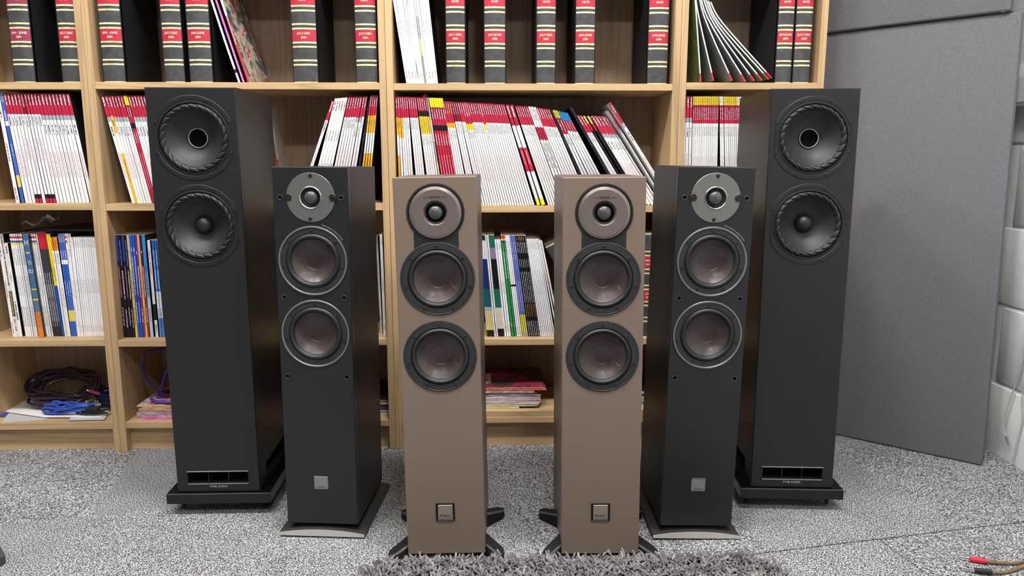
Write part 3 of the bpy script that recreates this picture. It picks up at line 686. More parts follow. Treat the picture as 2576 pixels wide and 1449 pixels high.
# --- slim black speakers with silver tweeter plates
def make_slim():
    r = empty('floorstanding_speaker')
    h, DP, Z0, Z1 = .0809, .2475, .0282, .8271
    tz, w1, w2 = .7634, .6285, .4693
    pl = plate_with_holes(rect(-h, h, Z0, Z1), [circ(0, tz, .0265), circ(0, w1, .0595), circ(0, w2, .0595)], 0, .019, .0012)
    pl.build('baffle', 'black_baffle', r)
    MB().box(-h + .0015, h - .0015, .018, .022, Z0 + .001, Z1 - .001).bev(-h, h, .0205, DP, Z0, Z1, .0012).build('cabinet', 'vinyl_black', r)
    tw = MB().lathe([(.0520, 0), (.0520, -.0008), (.0514, -.0014), (.0244, -.0014), (.0240, .0), (.0240, .006)], n=80).build('tweeter', 'alu_radial', r, True, 25, loc=(0, 0, tz))
    MB().lathe([(.0526, .0002), (.0526, -.0006), (.0519, -.0006), (.0519, .0002)], n=80).build('rim', 'black', tw, True, 25)
    MB().lathe([(.0244, -.0010), (.0240, -.0024), (.0228, -.0030), (.0208, -.0018), (.0200, .002)], n=64).build('trim_ring', 'silver', tw, True, 50)
    MB().lathe([(.0202, .0), (.0185, .003), (.0160, .0035), (.0152, .0015), (.0146, .004)], n=48).build('dome_surround', 'black', tw, True, 50)
    MB().lathe(cap_prof(.0146, .0035, .0105, 8), n=40).build('dome', 'dome', tw, True, 60)
    for a in (88, 268): put('screw', SCREWB, tw, (.0455*math.cos(R(a)), -.0012, .0455*math.sin(R(a))))
    for sx in (-1, 1):
        b = MB().lathe([(.0080, .0), (.0080, -.0022), (.0073, -.0028), (.0062, -.0028), (.0057, -.0018), (.0001, -.0018)], n=28).build('screw_boss', 'black', tw, True, 40, loc=(sx*.0478, 0, 0))
        put('screw', SCREWB, b, (0, -.0016, 0))
    fl = [(.0748, .0), (.0748, -.0018), (.0738, -.0028), (.0718, -.0028), (.0708, -.0018), (.0702, -.0012), (.0700, -.0016), (.0598, -.0016), (.0588, -.0004), (.0585, .006)]
    fl = fl[:8] + [(.0592, -.0012), (.0585, .006)]
    for z in (w1, w2):
        dr = make_woofer(r, z, [(.0706, .0), (.0706, -.0010), (.0600, -.0010), (.0592, -.0006), (.0585, .006)], cap_prof(.0226, .0152, -.0028, 6), 'cone_brown', .0468, .0588, .0230, .0648, 7, .0155)
        MB().lathe([(.0748, .0), (.0748, -.0018), (.0740, -.0027), (.0716, -.0027), (.0708, -.0018), (.0706, .0)], n=80).build('rim', 'rim_dark', dr, True, 25)
        a = MB().lathe([(.0757, .0001), (.0757, -.0005), (.0747, -.0005)], n=80).build('gasket', 'black', dr, True, 25)
        rr, a0 = .0655, 264
        def bend(x, y, zz): 
            an = R(270) + x/rr; return Vector(((rr + .0 - y)*math.cos(an), -zz, (rr - y)*math.sin(an)))
    for x, z in ((-.0654, .7633), (.0654, .7633), (-.0654, .5493), (.0654, .5493), (-.0654, .3729), (.0654, .3729)):
        g = MB().lathe([(.0058, .0002), (.0056, -.0010), (.0047, -.0014), (.0040, -.0010), (.0038, .0008)], n=28).build('grille_socket', 'rim_black', r, True, 50, loc=(x, 0, z))
        MB().lathe([(.0040, -.0002), (.0001, -.0002)], n=20).build('socket_hole', 'black_deep', g)
    RT = .0802
    def bend2(x, y, zz):
        an = R(74) - x/(RT); return Vector(((RT + y)*math.cos(an), -zz, (RT + y)*math.sin(an)))
    lettering('lettering', text_mesh('Danish Authentic Loudspeaker Industries', .0046, .0002, 1.0, align='LEFT', sx=.72, bend=bend2), 'grey_print', r, (0, -.0002, w1))
    lg = MB().bev(-.0158, .0158, -.0016, .001, .1113, .1420, .0008).build('badge', 'alu_badge', r)
    MB().box(-.0157, .0157, -.0019, -.0012, .1404, .1422).build('badge_edge', 'silver', lg)
    lettering('lettering', text_mesh('DALI', .0076, .0002, 1.02, shear=.35, sx=1.18, offset=-.00005), 'black_print', lg, (0, -.0017, .1162))
    # curved base plate
    n = 17; bp = MB()
    bw, y0, y1 = .0975, -.010, .262
    top = lambda t: .0105 + .0085*(1 - t*t)
    xs = [-bw + 2*bw*i/(n - 1) for i in range(n)]
    poly = [(x, .0025) for x in xs] + [(x, top(x/bw)) for x in reversed(xs)]
    bp.prism(poly, y0, y1); base = bp.build('base_plate', 'base_dark', r)
    pf = MB(); pf.prism([(x*.998, .0032) for x in xs] + [(x*.998, top(x/bw) - .0004) for x in reversed(xs)], y0 - .0012, y0 + .001); pf.build('base_front', 'plate_grey', base)
    for sx in (-1, 1):
        for y in (.03, .205):
            mb = MB(); nn = 20
            for zz in (.008, .030):
                for i in range(nn): mb.v.append((.012*math.cos(2*math.pi*i/nn), .012*math.sin(2*math.pi*i/nn), zz))
            for i in range(nn): mb.face((i, (i + 1) % nn, nn + (i + 1) % nn, nn + i))
            mb.build('spacer', 'black', r, loc=(sx*.055, y, 0))
            mb2 = MB()
            for zz in (-.001, .004):
                for i in range(nn): mb2.v.append((.009*math.cos(2*math.pi*i/nn), .009*math.sin(2*math.pi*i/nn), zz))
            for i in range(nn): mb2.face((i, (i + 1) % nn, nn + (i + 1) % nn, nn + i))
            mb2.build('foot', 'rubber', r, loc=(sx*.08, y, 0))
    return r
def alu_radial():
    m = NT('radial_aluminium', .36, .7)
    tc = m.add('ShaderNodeTexCoord'); sx = m.add('ShaderNodeSeparateXYZ'); m.link(tc.outputs['Object'], sx.inputs[0])
    at = m.add('ShaderNodeMath', operation='ARCTAN2'); m.link(sx.outputs[2], at.inputs[0]); m.link(sx.outputs[0], at.inputs[1])
    cb = m.add('ShaderNodeCombineXYZ'); m.link(at.outputs[0], cb.inputs[0])
    n = m.noise(cb.outputs[0], 26, 2)
    m.color(m.ramp(n, [(.3, srgb(127, 126, 123)), (.7, srgb(137, 135, 132))]).outputs[0]); return m.m
M['alu_radial'] = alu_radial()
M['rim_dark'] = plain('grey_satin_rim', srgb(122, 122, 122), .4, .5)
M['rim_black'] = plain('socket_rim', srgb(66, 66, 66), .35, .3)
M['grey_print'] = plain('grey_print', srgb(150, 150, 150), .5)
M['alu_badge'] = plain('badge_grey', srgb(134, 134, 136), .4, .4)
M['base_dark'] = plain('base_dark_metal', srgb(60, 58, 56), .5, .2)
slimL = make_slim()
slimR = copy_tree(slimL)
slimL.matrix_world = pose(-.3882, 1.6227, -.0776, .0047, .0071, .001)
slimR.matrix_world = pose(.4538, 1.5917, -.0070, .0165, .0001, .001)
tag(slimL, 'slim black floorstanding speaker with silver tweeter plate, second from the left', 'speaker', 'slim black speaker pair')
tag(slimR, 'slim black floorstanding speaker with silver tweeter plate, second from the right', 'speaker', 'slim black speaker pair')

# --- brown speakers in the middle
def make_brown():
    r = empty('floorstanding_speaker')
    h, DP, Z0, Z1 = .0825, .2659, .012, .8093
    tz, w1, w2 = .7391, .6064, .4462
    pl = plate_with_holes(rect(-h, h, Z0, Z1), [circ(0, tz, .0545), circ(0, w1, .0605), circ(0, w2, .0605)], 0, .019, .0016)
    pl.build('baffle', 'taupe', r)
    MB().bev(-h, h, .0192, DP, Z0, Z1, .001).build('cabinet', 'walnut', r)
    # keyhole surround joining tweeter and upper woofer
    R1, R2, hw = .0578, .0742, .0445
    key = []
    a1 = math.asin(hw/R1)
    for i in range(41):
        a = -math.pi/2 + a1 + (2*math.pi - 2*a1)*i/40; key.append((R1*math.cos(a), tz + R1*math.sin(a)))
    a2 = math.asin(hw/R2)
    left = [(-R2*math.sin(a2*(1 - 2*i/16)), w1 + R2*math.cos(a2*(1 - 2*i/16))) for i in range(17)]
    outline = key + left
    kp = MB(); bm = bmesh.new()
    def lp(P, y):
        vv = [bm.verts.new((x, y, z)) for x, z in P]; return vv, [bm.edges.new((vv[i], vv[(i + 1) % len(vv)])) for i in range(len(vv))]
    v1, e1 = lp(outline, -.0008); v2, e2 = lp(circ(0, tz, .0540, 56), -.0008)
    bmesh.ops.triangle_fill(bm, use_beauty=True, edges=e1 + e2, normal=(0, -1, 0))
    vb = [bm.verts.new((x, .0005, z)) for x, z in outline]
    for i in range(len(v1)):
        j = (i + 1) % len(v1); bm.faces.new((v1[i], v1[j], vb[j], vb[i]))
    bmesh.ops.recalc_face_normals(bm, faces=bm.faces[:])
    kp.from_bm(bm); kp.build('tweeter_surround', 'black', r)
    tw = MB().lathe([(.0545, -.0008), (.0545, .0030), (.0521, .0030), (.0521, -.0016), (.0512, -.0030), (.0460, -.0052), (.0455, -.0052), (.0245, -.0048), (.0240, -.0044), (.0205, .0015), (.0200, .004)], n=80).build('tweeter', 'champagne', r, True, 18, loc=(0, 0, tz))
    MB().lathe([(.0562, -.0008), (.0556, -.0022), (.0538, -.0022), (.0530, .001), (.0524, .003)], n=80).build('rim', 'black', tw, True, 25)
    MB().lathe([(.0208, .001), (.0200, -.0005), (.0185, .0), (.0170, .004), (.0155, .002), (.0148, .0045)], n=48).build('dome_surround', 'gloss_black', tw, True, 50)
    MB().lathe(cap_prof(.0150, .004, .0115, 8), n=40).build('dome', 'dome', tw, True, 60)
    lettering('lettering', text_mesh('SONIK', .0058, .0002, 1.1, sx=1.12, offset=.0001), 'black_print', tw, (0, -.0053, .0305))
    for sx in (-1, 1): MB().box(sx*.0185 - .0050, sx*.0185 + .0050, -.0054, -.0050, .0304, .0309).build('printed_line', 'black_print', tw)
    for z in (w1, w2):
        make_woofer(r, z, [(.0752, .0), (.0752, -.0006), (.0745, -.0016), (.0722, -.0022), (.0715, -.0014), (.0706, -.0012), (.0700, -.0018), (.0604, -.0018), (.0596, -.0008), (.0590, .006)],
                    cap_prof(.0216, .0157, -.0026, 6), 'cone_brown', .0484, .0592, .0220, .0655, 7, .0160, True)
    bd = empty('badge'); bd.parent = r
    z0, z1, q = .0870, .1272, .0200
    fr = MB(); 
    for (a, b, c, d_) in ((-q, q, z1 - .0042, z1), (-q, q, z0, z0 + .0042), (-q, -q + .0042, z0, z1), (q - .0042, q, z0, z1)): fr.bev(a, b, -.0016, .001, c, d_, .0006)
    fr.build('badge_frame', 'gloss_black', bd)
    MB().prism([(-.0175, z0 + .0018), (.0175, z0 + .0018), (.0150, z0 + .0040), (-.0150, z0 + .0040)], -.0019, -.001).build('badge_lip', 'rim_grey', bd)
    MB().bev(-.0154, .0154, -.0022, .001, z0 + .0050, z1 - .0036, .0006).build('badge_plate', 'badge_champagne', bd)
    lettering('lettering', text_mesh('DALI', .0072, .0002, 1.1, sx=1.42, offset=.00008), 'black_print', bd, (0, -.0024, z0 + .0125))
    # outrigger feet
    for sx in (-1, 1):
        for fy in (0, 1):
            tip = Vector((sx*.121, -.014 if fy == 0 else .196)); root = Vector((sx*.062, .050 if fy == 0 else .135))
            d = (tip - root).normalized(); nn = Vector((-d.y, d.x)); L = (tip - root).length
            ft = empty('outrigger_foot'); ft.parent = r
            mb = MB(); prof = []
            for k in range(13):
                t = k/12
                w = .0155 - .0035*t
                if t > .8: w *= math.sqrt(max(0.02, 1 - ((t - .8)/.2)**2))
                zt = .040 - .020*t; prof.append((t, w, zt))
            rows = []
            for t, w, zt in prof:
                p = root + d*(L*t); b0 = len(mb.v)
                for s_, zz, ww in ((1, zt - .0045, 1.0), (1, zt, .82), (-1, zt, .82), (-1, zt - .0045, 1.0), (-1, .005, .9), (1, .005, .9)):
                    q2 = p + nn*(s_*w*ww); mb.v.append((q2.x, q2.y, zz))
                rows.append(b0)
            for a, b in zip(rows, rows[1:]):
                for i in range(6):
                    j = (i + 1) % 6; mb.face((a + i, a + j, b + j, b + i), 1 if i in (0, 2) else 0)
            mb.face([rows[0] + i for i in range(6)]); mb.face([rows[-1] + i for i in reversed(range(6))])
            mb.build('arm', ['black_foot', 'foot_edge'], ft)
            c = root + d*(L*.86); m2 = MB(); n = 16
            for zz, rr in ((.0005, .005), (.004, .008), (.012, .008)):
                for i in range(n): m2.v.append((c.x + rr*math.cos(2*math.pi*i/n), c.y + rr*math.sin(2*math.pi*i/n), zz))
            for jj in range(2):
                for i in range(n): m2.face((jj*n + i, jj*n + (i + 1) % n, (jj + 1)*n + (i + 1) % n, (jj + 1)*n + i))
            m2.face([i for i in reversed(range(n))])
            m2.build('pad', 'rubber', ft, True)
    return r
M['foot_edge'] = plain('foot_grey_edge', srgb(104, 105, 106), .38, .4)
M['black_foot'] = plain('foot_black', srgb(19, 19, 20), .55, 0, .3)
M['badge_champagne'] = plain('badge_plate_metal', srgb(158, 148, 134), .38, .5)
brL = make_brown()
brR = copy_tree(brL)
brL.matrix_world = pose(-.1011, 1.5123, -.0177, -.0168, .0048, .001)
brR.matrix_world = pose(.2263, 1.5050, -.0167, -.0075, .0032, .0005)
tag(brL, 'taupe brown floorstanding speaker, left one of the central pair', 'speaker', 'brown speaker pair')
tag(brR, 'taupe brown floorstanding speaker, right one of the central pair', 'speaker', 'brown speaker pair')

# ------------------------------------------------------------------ bound volumes on the top shelf
def spine_y(x, w, bulge): return -bulge*(1 - (2*x/w)**2)
def make_volume(label, w, lines, top_lines, lean=0., loc=(0, 0, 0), H=.303, DP=.232, plum=False, group='bound yearly volumes', rz=0.):
    r = empty('bound_volume', loc, (0, -lean, rz)); tag(r, label, 'book', group)
    n = 13; xs = [-w/2 + w*i/(n - 1) for i in range(n)]; bu = min(.0085, w*.13)
    cv = MB(); t = .003
    cv.bev(-w/2, -w/2 + t, .002, DP, 0, H, .0008).bev(w/2 - t, w/2, .002, DP, 0, H, .0008); cv.build('cover', 'cloth_black', r)
    MB().box(-w/2 + t, w/2 - t, .012, DP - .004, .004, H - .004).build('pages', 'pages', r)
    def strip(z0, z1, lift, th=.004):
        mb = MB(); b = 0
        for x in xs: mb.v.append((x, spine_y(x, w, bu) + .004 - lift, z0))
        for x in xs: mb.v.append((x, spine_y(x, w, bu) + .004 - lift, z1))
        for x in xs: mb.v.append((x, spine_y(x, w, bu) + .004 - lift + th, z0))
        for x in xs: mb.v.append((x, spine_y(x, w, bu) + .004 - lift + th, z1))
        for i in range(n - 1):
            mb.face((i, i + 1, n + i + 1, n + i)); mb.face((n + i, n + i + 1, 3*n + i + 1, 3*n + i)); mb.face((2*n + i, 2*n + i + 1, i + 1, i))
        mb.face((0, n, 3*n, 2*n)); mb.face((n - 1, 3*n - 1, 4*n - 1, 2*n - 1))
        return mb
    strip(.0005, H - .0005, 0, .007).build('spine', 'leather', r, True, 50)
    for a, b in ((.0002, .003), (.0455, .0500), (.0570, .0615), (.0925, .0970), (.1035, .1080), (.1395, .1440), (.1510, .1555), (.1860, .1905), (.1980, .2025), (.2375, .242), (.249, .2535), (H - .003, H - .0002)):
        strip(a, b, .0005).build('gold_band', 'gold', r, True, 50)
    lm = 'label_plum' if plum else 'label_red'
    for nm, z0, z1, ln in (('date_label', .1085, .1390, lines), ('title_label', .2030, .2370, top_lines)):
        lb_ = strip(z0, z1, .0004).build(nm, lm, r, True, 50)
        for i, tx in enumerate(ln):
            zc = (z0 + z1)/2 + (.0050 if i == 0 else -.0056)
            def bend(x, y, z): return Vector((x, spine_y(x, w, bu) + .0028 - z, y))
            me = text_mesh(tx, .0086 if len(tx) > 4 else .0080, .0004, 1.04, offset=.00016, bend=bend, sx=.92)
            lettering('lettering', me, 'gold_print', lb_, (0, 0, zc))
    return r
VY = D + .016
def vol(uL, uR, ui, line1, year, side, plum=False):
    z = SHZ[ui][0]
    xa, xb = x_from_u(uL, VY, z + .002), x_from_u(uR, VY, z + .002)
    lab = 'black bound volume reading %s %s, %s' % (line1.replace(' - ', '-'), year, side)
    return make_volume(lab, xb - xa, [line1, year], ['WHAT', 'HI-FI?'], 0, ((xa + xb)/2, VY, z), plum=plum)
nvol = 0
for a, b, ui, l, y, p in ((34.5, 90, 0, 'JAN - JUNE', '2001', True), (156, 203, 0, 'JULY-DEC', '2001', False), (259, 317, 1, 'JAN - JUNE', '2002', False), (414, 466.5, 1, 'JULY-DEC', '2002', False),
                          (477.5, 537, 1, 'JAN-JUNE', '2003', False), (738, 802, 1, 'JULY-DEC', '2003', False), (896, 951, 1, 'JULY-DEC', '2004', False), (1122, 1172.5, 2, 'JULY-DEC', '2005', False),
                          (1217.5, 1273, 2, 'JAN-JUNE', '2006', False), (1348, 1398, 2, 'JULY-DEC', '2007', False), (1445, 1496, 2, 'JAN-JUNE', '2007', False), (1626.5, 1679, 2, 'JAN-JUNE', '2008', False),
                          (1948, 1990.3, 3, 'JAN-JUNE', '2009', False), (1992.5, 2037, 3, 'JULY-DEC', '2009', False)):
    nvol += 1; vol(a, b, ui, l, y, ordinal(nvol) + ' volume from left on the top shelf', p)
# two volumes on the third shelf of the middle bookcase
z3 = SHZ[2][2]
xa, xb = x_from_u(1597, VY, z3 + .1), x_from_u(1661, VY, z3 + .1)
make_volume('black bound volume seen in the gap between right brown and slim black speaker', xb - xa, ['JULY', '2010'], ['WHAT', 'HI-FI?'], 0, ((xa + xb)/2, VY, z3))
vw, vh, vl = .058, .303, R(31)
xl = x_from_u(1371, VY + .02, z3 + vh*math.cos(vl)) + vh*math.sin(vl) + vw/2*math.cos(vl)
make_volume('black bound volume leaning beside magazines left of the right brown speaker', vw, ['JAN-JUNE', '2010'], ['WHAT', 'HI-FI?'], vl, (xl, VY + .02, z3 + vw/2*math.sin(vl) + .0003))

# ------------------------------------------------------------------ magazines
MAGS = {}
def mag_mesh(style, t, L, DP, cover):
    key = (style, round(t, 4), L, DP, cover)
    if key in MAGS: return MAGS[key]
    mb = MB(); h = t/2; rd = min(.0012, t*.28)
    prof = [(-h, rd), (-h + rd*.35, rd*.3), (-h + rd, 0), (h - rd, 0), (h - rd*.35, rd*.3), (h, rd)]
    n = len(prof); us = [0, .06, .15, .85, .94, 1]
    mb.v += [(x, y, 0) for x, y in prof] + [(x, y, L) for x, y in prof]
    for i in range(n - 1):
        mb.face((i, i + 1, n + i + 1, n + i), 0, [(us[i], 1), (us[i + 1], 1), (us[i + 1], 0), (us[i], 0)])
    b = len(mb.v); mb.v += [(-h, DP, 0), (h, DP, 0), (h, DP, L), (-h, DP, L)]
    mb.face((n - 1, b + 1, b + 2, 2*n - 1), 1); mb.face((b, 0, n, b + 3), 1)
    mb.face((b + 1, b, b + 3, b + 2), 2)
    mb.face([n + i for i in range(n)] + [b + 2, b + 3], 2); mb.face([i for i in reversed(range(n))] + [b, b + 1], 2)
    me = mb.mesh('magazine', [SP[style][0], COV[cover], 'pages']); MAGS[key] = me; return me
BAYN = ['left bay', 'second bay', 'middle bay', 'right bay']
SHN = ['top shelf', 'second shelf', 'third shelf', 'bottom shelf']
CNT = {}
def mag_row(ui, si, inset, groups, L=.297, DP=.21, gname=None, jitter=.003, side=''):
    """groups: (style, count, u at spine top first, last, lean first, last[, length, cover, thickness])"""
    z0 = SHZ[ui][si]; items = []
    for g in groups:
        st, n, ua, ub, la, lb2 = g[:6]; ex = g[6] if len(g) > 6 else {}
        for i in range(n):
            t = i/max(1, n - 1); items.append((st, ua + (ub - ua)*t, la + (lb2 - la)*t, ex))
    P = []
    for st, u, le, ex in items:
        LL = ex.get('L', L); le = R(le); zt = z0 + LL*math.cos(le)
        y = D + inset + ex.get('dy', 0.) + random.uniform(0, jitter)
        P.append([st, x_from_u(u, y, zt), y, le, LL, ex])
    for i, (st, xt, y, le, LL, ex) in enumerate(P):
        nb = [abs(P[j][1] - xt) for j in (i - 1, i + 1) if 0 <= j < len(P)]
        sp_ = min(nb)*math.cos(le)
        t = ex.get('t', max(.002, min(.0125, sp_*.95)))
        me = mag_mesh(st, round(t, 4), LL, DP, ex.get('cov', 'dark'))
        lift = t/2*abs(math.sin(le)) + .0003 + ex.get('dz', 0)
        o = put('magazine', me, None, (xt + LL*math.sin(le), y, z0 + lift), (0, -le, 0))
        k = (ui, si); CNT[k] = CNT.get(k, 0) + 1
        tag(o, '%s, %s from left, %s, %s' % (SP[st][1], ordinal(CNT[k]), SHN[si], BAYN[ui]), 'magazine', gname or 'magazines on %s of %s' % (SHN[si], BAYN[ui]))
# top visible shelf
mag_row(2, 0, .02, [('plainwhite', 4, 980, 1006, 8.2, 7.4), ('greyish', 1, 1013, 1013, 7.2, 7.2), ('plainwhite', 2, 1020, 1027, 7.0, 6.6), ('foil', 1, 1034, 1034, 6.4, 6.4), ('plainwhite', 4, 1041, 1066, 6.2, 5.6)])
# second shelf
mag_row(0, 1, .012, [('redletters', 1, -8, -8, 4.6, 4.6), ('royal', 1, 2, 2, 5.2, 5.2), ('red', 3, 11, 28, 5.6, 5.8), ('redfoot', 2, 36.5, 45, 5.9, 6), ('dark', 1, 53, 53, 6.2, 6.2), ('redfoot', 3, 61.5, 78, 6.3, 6.5), ('red', 1, 86.5, 86.5, 6.6, 6.6), ('redgrey', 8, 95, 159, 6.8, 7.4), ('redgrey', 1, 169, 169, 7.8, 7.8)])
mag_row(1, 1, .014, [('redgrey', 1, 257, 257, 11.8, 11.8), ('yellow', 1, 266, 266, 11.4, 11.4), ('redgrey', 5, 274, 304, 11.2, 11), ('fullred', 2, 311.5, 317, 11, 11), ('redgrey', 8, 324, 376, 10.9, 10.4),
                     ('red', 1, 838, 838, -20.5, -20.5, {'t': .008}), ('white', 5, 846, 871, -16.5, -14.6, {'t': .0073}), ('red', 5, 879, 903, -13.6, -12.4), ('redgrey', 2, 909, 916, -12, -11.6), ('red', 1, 922, 922, -11.2, -11.2),
                     ('black', 1, 929, 929, -10.6, -10.6, {'L': .285}), ('yellow', 4, 934, 949, -8.4, -7)])
mag_row(2, 1, .010, [('yellow', 1, 996.5, 996.5, 1.2, 1.2, {'L': .297}), ('orange', 2, 1002, 1007.5, 1.6, 2, {'L': .297}), ('red', 3, 1012.5, 1023, 2.2, 2.6, {'L': .297}), ('red', 4, 1028.5, 1044, 4.6, 5.2, {'L': .297}), ('blackyellow', 5, 1050, 1071, 6.6, 7.2, {'L': .297}),
                     ('foil', 1, 1075.5, 1075.5, 7.6, 7.6, {'L': .297}), ('fullred', 6, 1081.5, 1110.5, 8.2, 9.4, {'L': .297}), ('redorange', 4, 1116, 1131, 9.7, 10.2), ('dark', 3, 1136.5, 1147, 11.2, 11.6), ('red', 2, 1152.5, 1157.5, 12.4, 12.6),
                     ('redyellow', 3, 1163, 1173.5, 12.8, 13.2), ('red', 5, 1179, 1201, 13.4, 14.2), ('redyellow', 1, 1206.5, 1206.5, 14.4, 14.4), ('red', 11, 1212, 1266, 14.6, 17),
                     ('blackred', 2, 1275, 1285.5, 18, 18.4), ('red', 6, 1297, 1324, 19.2, 20.4), ('whitered', 3, 1331, 1344.5, 20.8, 21.6), ('red', 6, 1350.5, 1379, 22.2, 24.2), ('black', 1, 1386, 1386, 25, 25), ('yeltop', 2, 1392.5, 1399, 25.6, 26.2),
                     ('bluetop', 4, 1406, 1425, 27, 29), ('black', 1, 1435, 1435, 31, 31, {'L': .312, 't': .0085}), ('red', 3, 1446, 1461, 31.6, 32), ('blackgold', 2, 1469, 1479, 32.2, 32.4, {'t': .0052}),
                     ('redgrey', 5, 1490, 1524, 32.6, 33.2, {'cov': 'sheet'}), ('redgrey', 1, 1529, 1529, 33.4, 33.4, {'L': .312, 'cov': 'sheet'}), ('redgrey', 1, 1534, 1534, 33.6, 33.6, {'L': .335, 't': .0085, 'cov': 'sheet'})], L=.289)
mag_row(3, 1, .010, [('redgrey', 3, 1723.5, 1739.5, .9, .9), ('yeltop', 14, 1746, 1806.5, 1.1, 1.3), ('whitetop', 2, 1812.5, 1817.5, 3.4, 3.5), ('yeltop', 7, 1823.5, 1853, 3.8, 4.2), ('whitetop', 2, 1857.5, 1862.5, 4.3, 4.4), ('bluetop', 1, 1867.5, 1867.5, 4.5, 4.5)])
# third shelf
mag_row(0, 2, .045, [('redletters', 1, -6, -6, 2.6, 2.6), ('pattern', 1, 2, 2, 2.6, 2.6, {'t': .009}), ('white', 1, 14, 14, 2.7, 2.7, {'L': .272, 't': .0095}), ('dots', 6, 25, 51, 2.8, 2.9), ('testblue', 1, 62.5, 62.5, 2.95, 2.95, {'t': .0155, 'dy': -.012}),
                     ('dots', 3, 74, 85, 3, 3), ('greyish', 1, 90.5, 90.5, 3.1, 3.1), ('darkgrey', 4, 96, 112, 3.2, 3.3, {'L': .303}), ('lemon', 2, 117.5, 122.5, 3.4, 3.4), ('orangetop', 3, 128, 139, 2.6, 2.4, {'L': .288}), ('royal', 3, 147, 158, 2, 1.8),
                     ('dots', 1, 164, 164, 1.6, 1.6), ('redletters', 2, 169, 174.5, 1.4, 1.2), ('plainwhite', 11, 180, 235, .9, .5, {'L': .288})], L=.298)
mag_row(1, 2, .035, [('navy', 1, 291, 291, .4, .4), ('inky', 1, 299, 299, .4, .4), ('navy', 1, 307, 307, .4, .4), ('inky', 1, 314, 314, .4, .4), ('tan', 1, 320.5, 320.5, .4, .4), ('blue', 2, 327, 333.5, .4, .4), ('purple', 1, 340, 340, .4, .4), ('tan', 1, 346, 346, .4, .4),
                     ('maroon', 1, 352, 352, .4, .4), ('sky', 1, 359.5, 359.5, .4, .4, {'t': .009}), ('silvery', 1, 373, 373, .5, .5, {'L': .282, 't': .008}), ('skywhite', 2, 383, 390, .5, .5, {'L': .282, 't': .0065}), ('greyish', 1, 397, 397, .5, .5, {'L': .282, 't': .006}),
                     ('greyish', 1, 947.5, 947.5, 1.2, 1.2, {'L': .29, 't': .006, 'dy': .03}), ('plainwhite', 1, 958, 958, .6, .6, {'t': .008})])
mag_row(2, 2, .030, [('greenstack', 4, 1204, 1217.5, 4.8, 5), ('redletters', 2, 1221.5, 1226.5, 5.1, 5.2), ('greenblack', 4, 1230.5, 1241.5, 5.3, 5.6), ('plainwhite', 3, 1246, 1256.5, 5.8, 6.1, {'L': .285}), ('green', 2, 1262, 1267.5, 6.2, 6.4), ('whitebar', 3, 1272, 1280, 6.7, 7),
                     ('periwinkle', 3, 1284.5, 1293, 7.2, 7.5), ('blackword', 6, 1298, 1320.5, 7.8, 8.2), ('plainwhite', 8, 1325.5, 1354, 8.5, 9.8, {'L': .288}), ('plainwhite', 2, 1357.5, 1362, 11, 11.8, {'L': .285})], L=.298)
# big letters on the slate blue magazine
tb = [o for o in COL.objects if o.get('label', '').startswith('slate blue')][0]
for tx, sz, zc in (('H', .022, .273), ('TEST', .0062, .245), ('TI', .0155, .216), ('SU', .0155, .192)):
    lettering('lettering', text_mesh(tx, sz, .0003, .95, offset=.0002, sx=.8 if len(tx) < 3 else .9), 'white_print' if tx != 'TEST' else 'gold_print', tb, (0, -.0003, zc))
# leaning and bent magazines of the top visible shelf
def bent_mag(path, t, y0, DP, mats, label, group, foot=0.):
    """path: spine points (x, z) from foot to head"""
    P = [Vector((x, 0, z)) for x, z in path]; P = spline(P, 5); n = len(P); o = P[0].copy()
    tot = sum((P[i + 1] - P[i]).length for i in range(n - 1)); acc = 0; mb = MB()
    for i, p in enumerate(P):
        tg = (P[min(i + 1, n - 1)] - P[max(i - 1, 0)]).normalized(); nr = Vector((tg.z, 0, -tg.x))
        if i: acc += (p - P[i - 1]).length
        a, b = p - nr*(t/2) - o, p + nr*(t/2) - o
        mb.v += [(a.x, 0, a.z), (b.x, 0, b.z), (b.x, DP, b.z), (a.x, DP, a.z)]
        if i:
            k = 4*(i - 1); v0, v1 = 1 - (acc - (p - P[i - 1]).length)/tot, 1 - acc/tot
            mb.face((k, k + 1, k + 5, k + 4), 0, [(0, v0), (1, v0), (1, v1), (0, v1)])
            mb.face((k + 1, k + 2, k + 6, k + 5), 1); mb.face((k + 3, k, k + 4, k + 7), 1); mb.face((k + 2, k + 3, k + 7, k + 6), 2)
    mb.face((0, 3, 2, 1), 2); k = 4*(n - 1); mb.face((k, k + 1, k + 2, k + 3), 2)
    ob = mb.build('magazine', mats, None, loc=(o.x, y0, o.z)); tag(ob, label, 'magazine', group); return ob
SP['fan'] = (spine_mat('fan', [(0, (246, 246, 246)), (.915, (214, 44, 72))]), '')
SP['pinkedge'] = (spine_mat('pinkedge', [(0, (226, 120, 196)), (.5, (232, 130, 200))]), '')
SP['whiteedge'] = (spine_mat('whiteedge', [(0, (244, 243, 246)), (.86, (40, 40, 44)), (.9, (236, 236, 240))]), '')
SP['redmix'] = (spine_mat('redmix', [(0, (206, 50, 76)), (.12, (226, 214, 206)), (.3, (206, 50, 76)), (.62, (196, 60, 70)), (.85, (214, 60, 80))], [(.1, .6, (250, 240, 240))]), '')
FY = D + .03
def xz(u, v): p = at_y(u, v, FY); return (p.x, p.z)
zt = SHZ[3][0] + .0022
FAN = [((1763, 1749, 1745), (205, 0, -50)), ((1795, 1753.5, 1749.5), (203, 20, -55)), ((1842, 1771, 1755), (203, 40, -45)), ((1876, 1780, 1761), (205, 45, -30)),
       ((1898, 1799, 1769), (203, 65, -5)), ((1918, 1806, 1776), (202, 64, -1)), ((1934, 1811, 1782), (199, 61, 2)), ((1941, 1818, 1788), (196, 58, 5))]
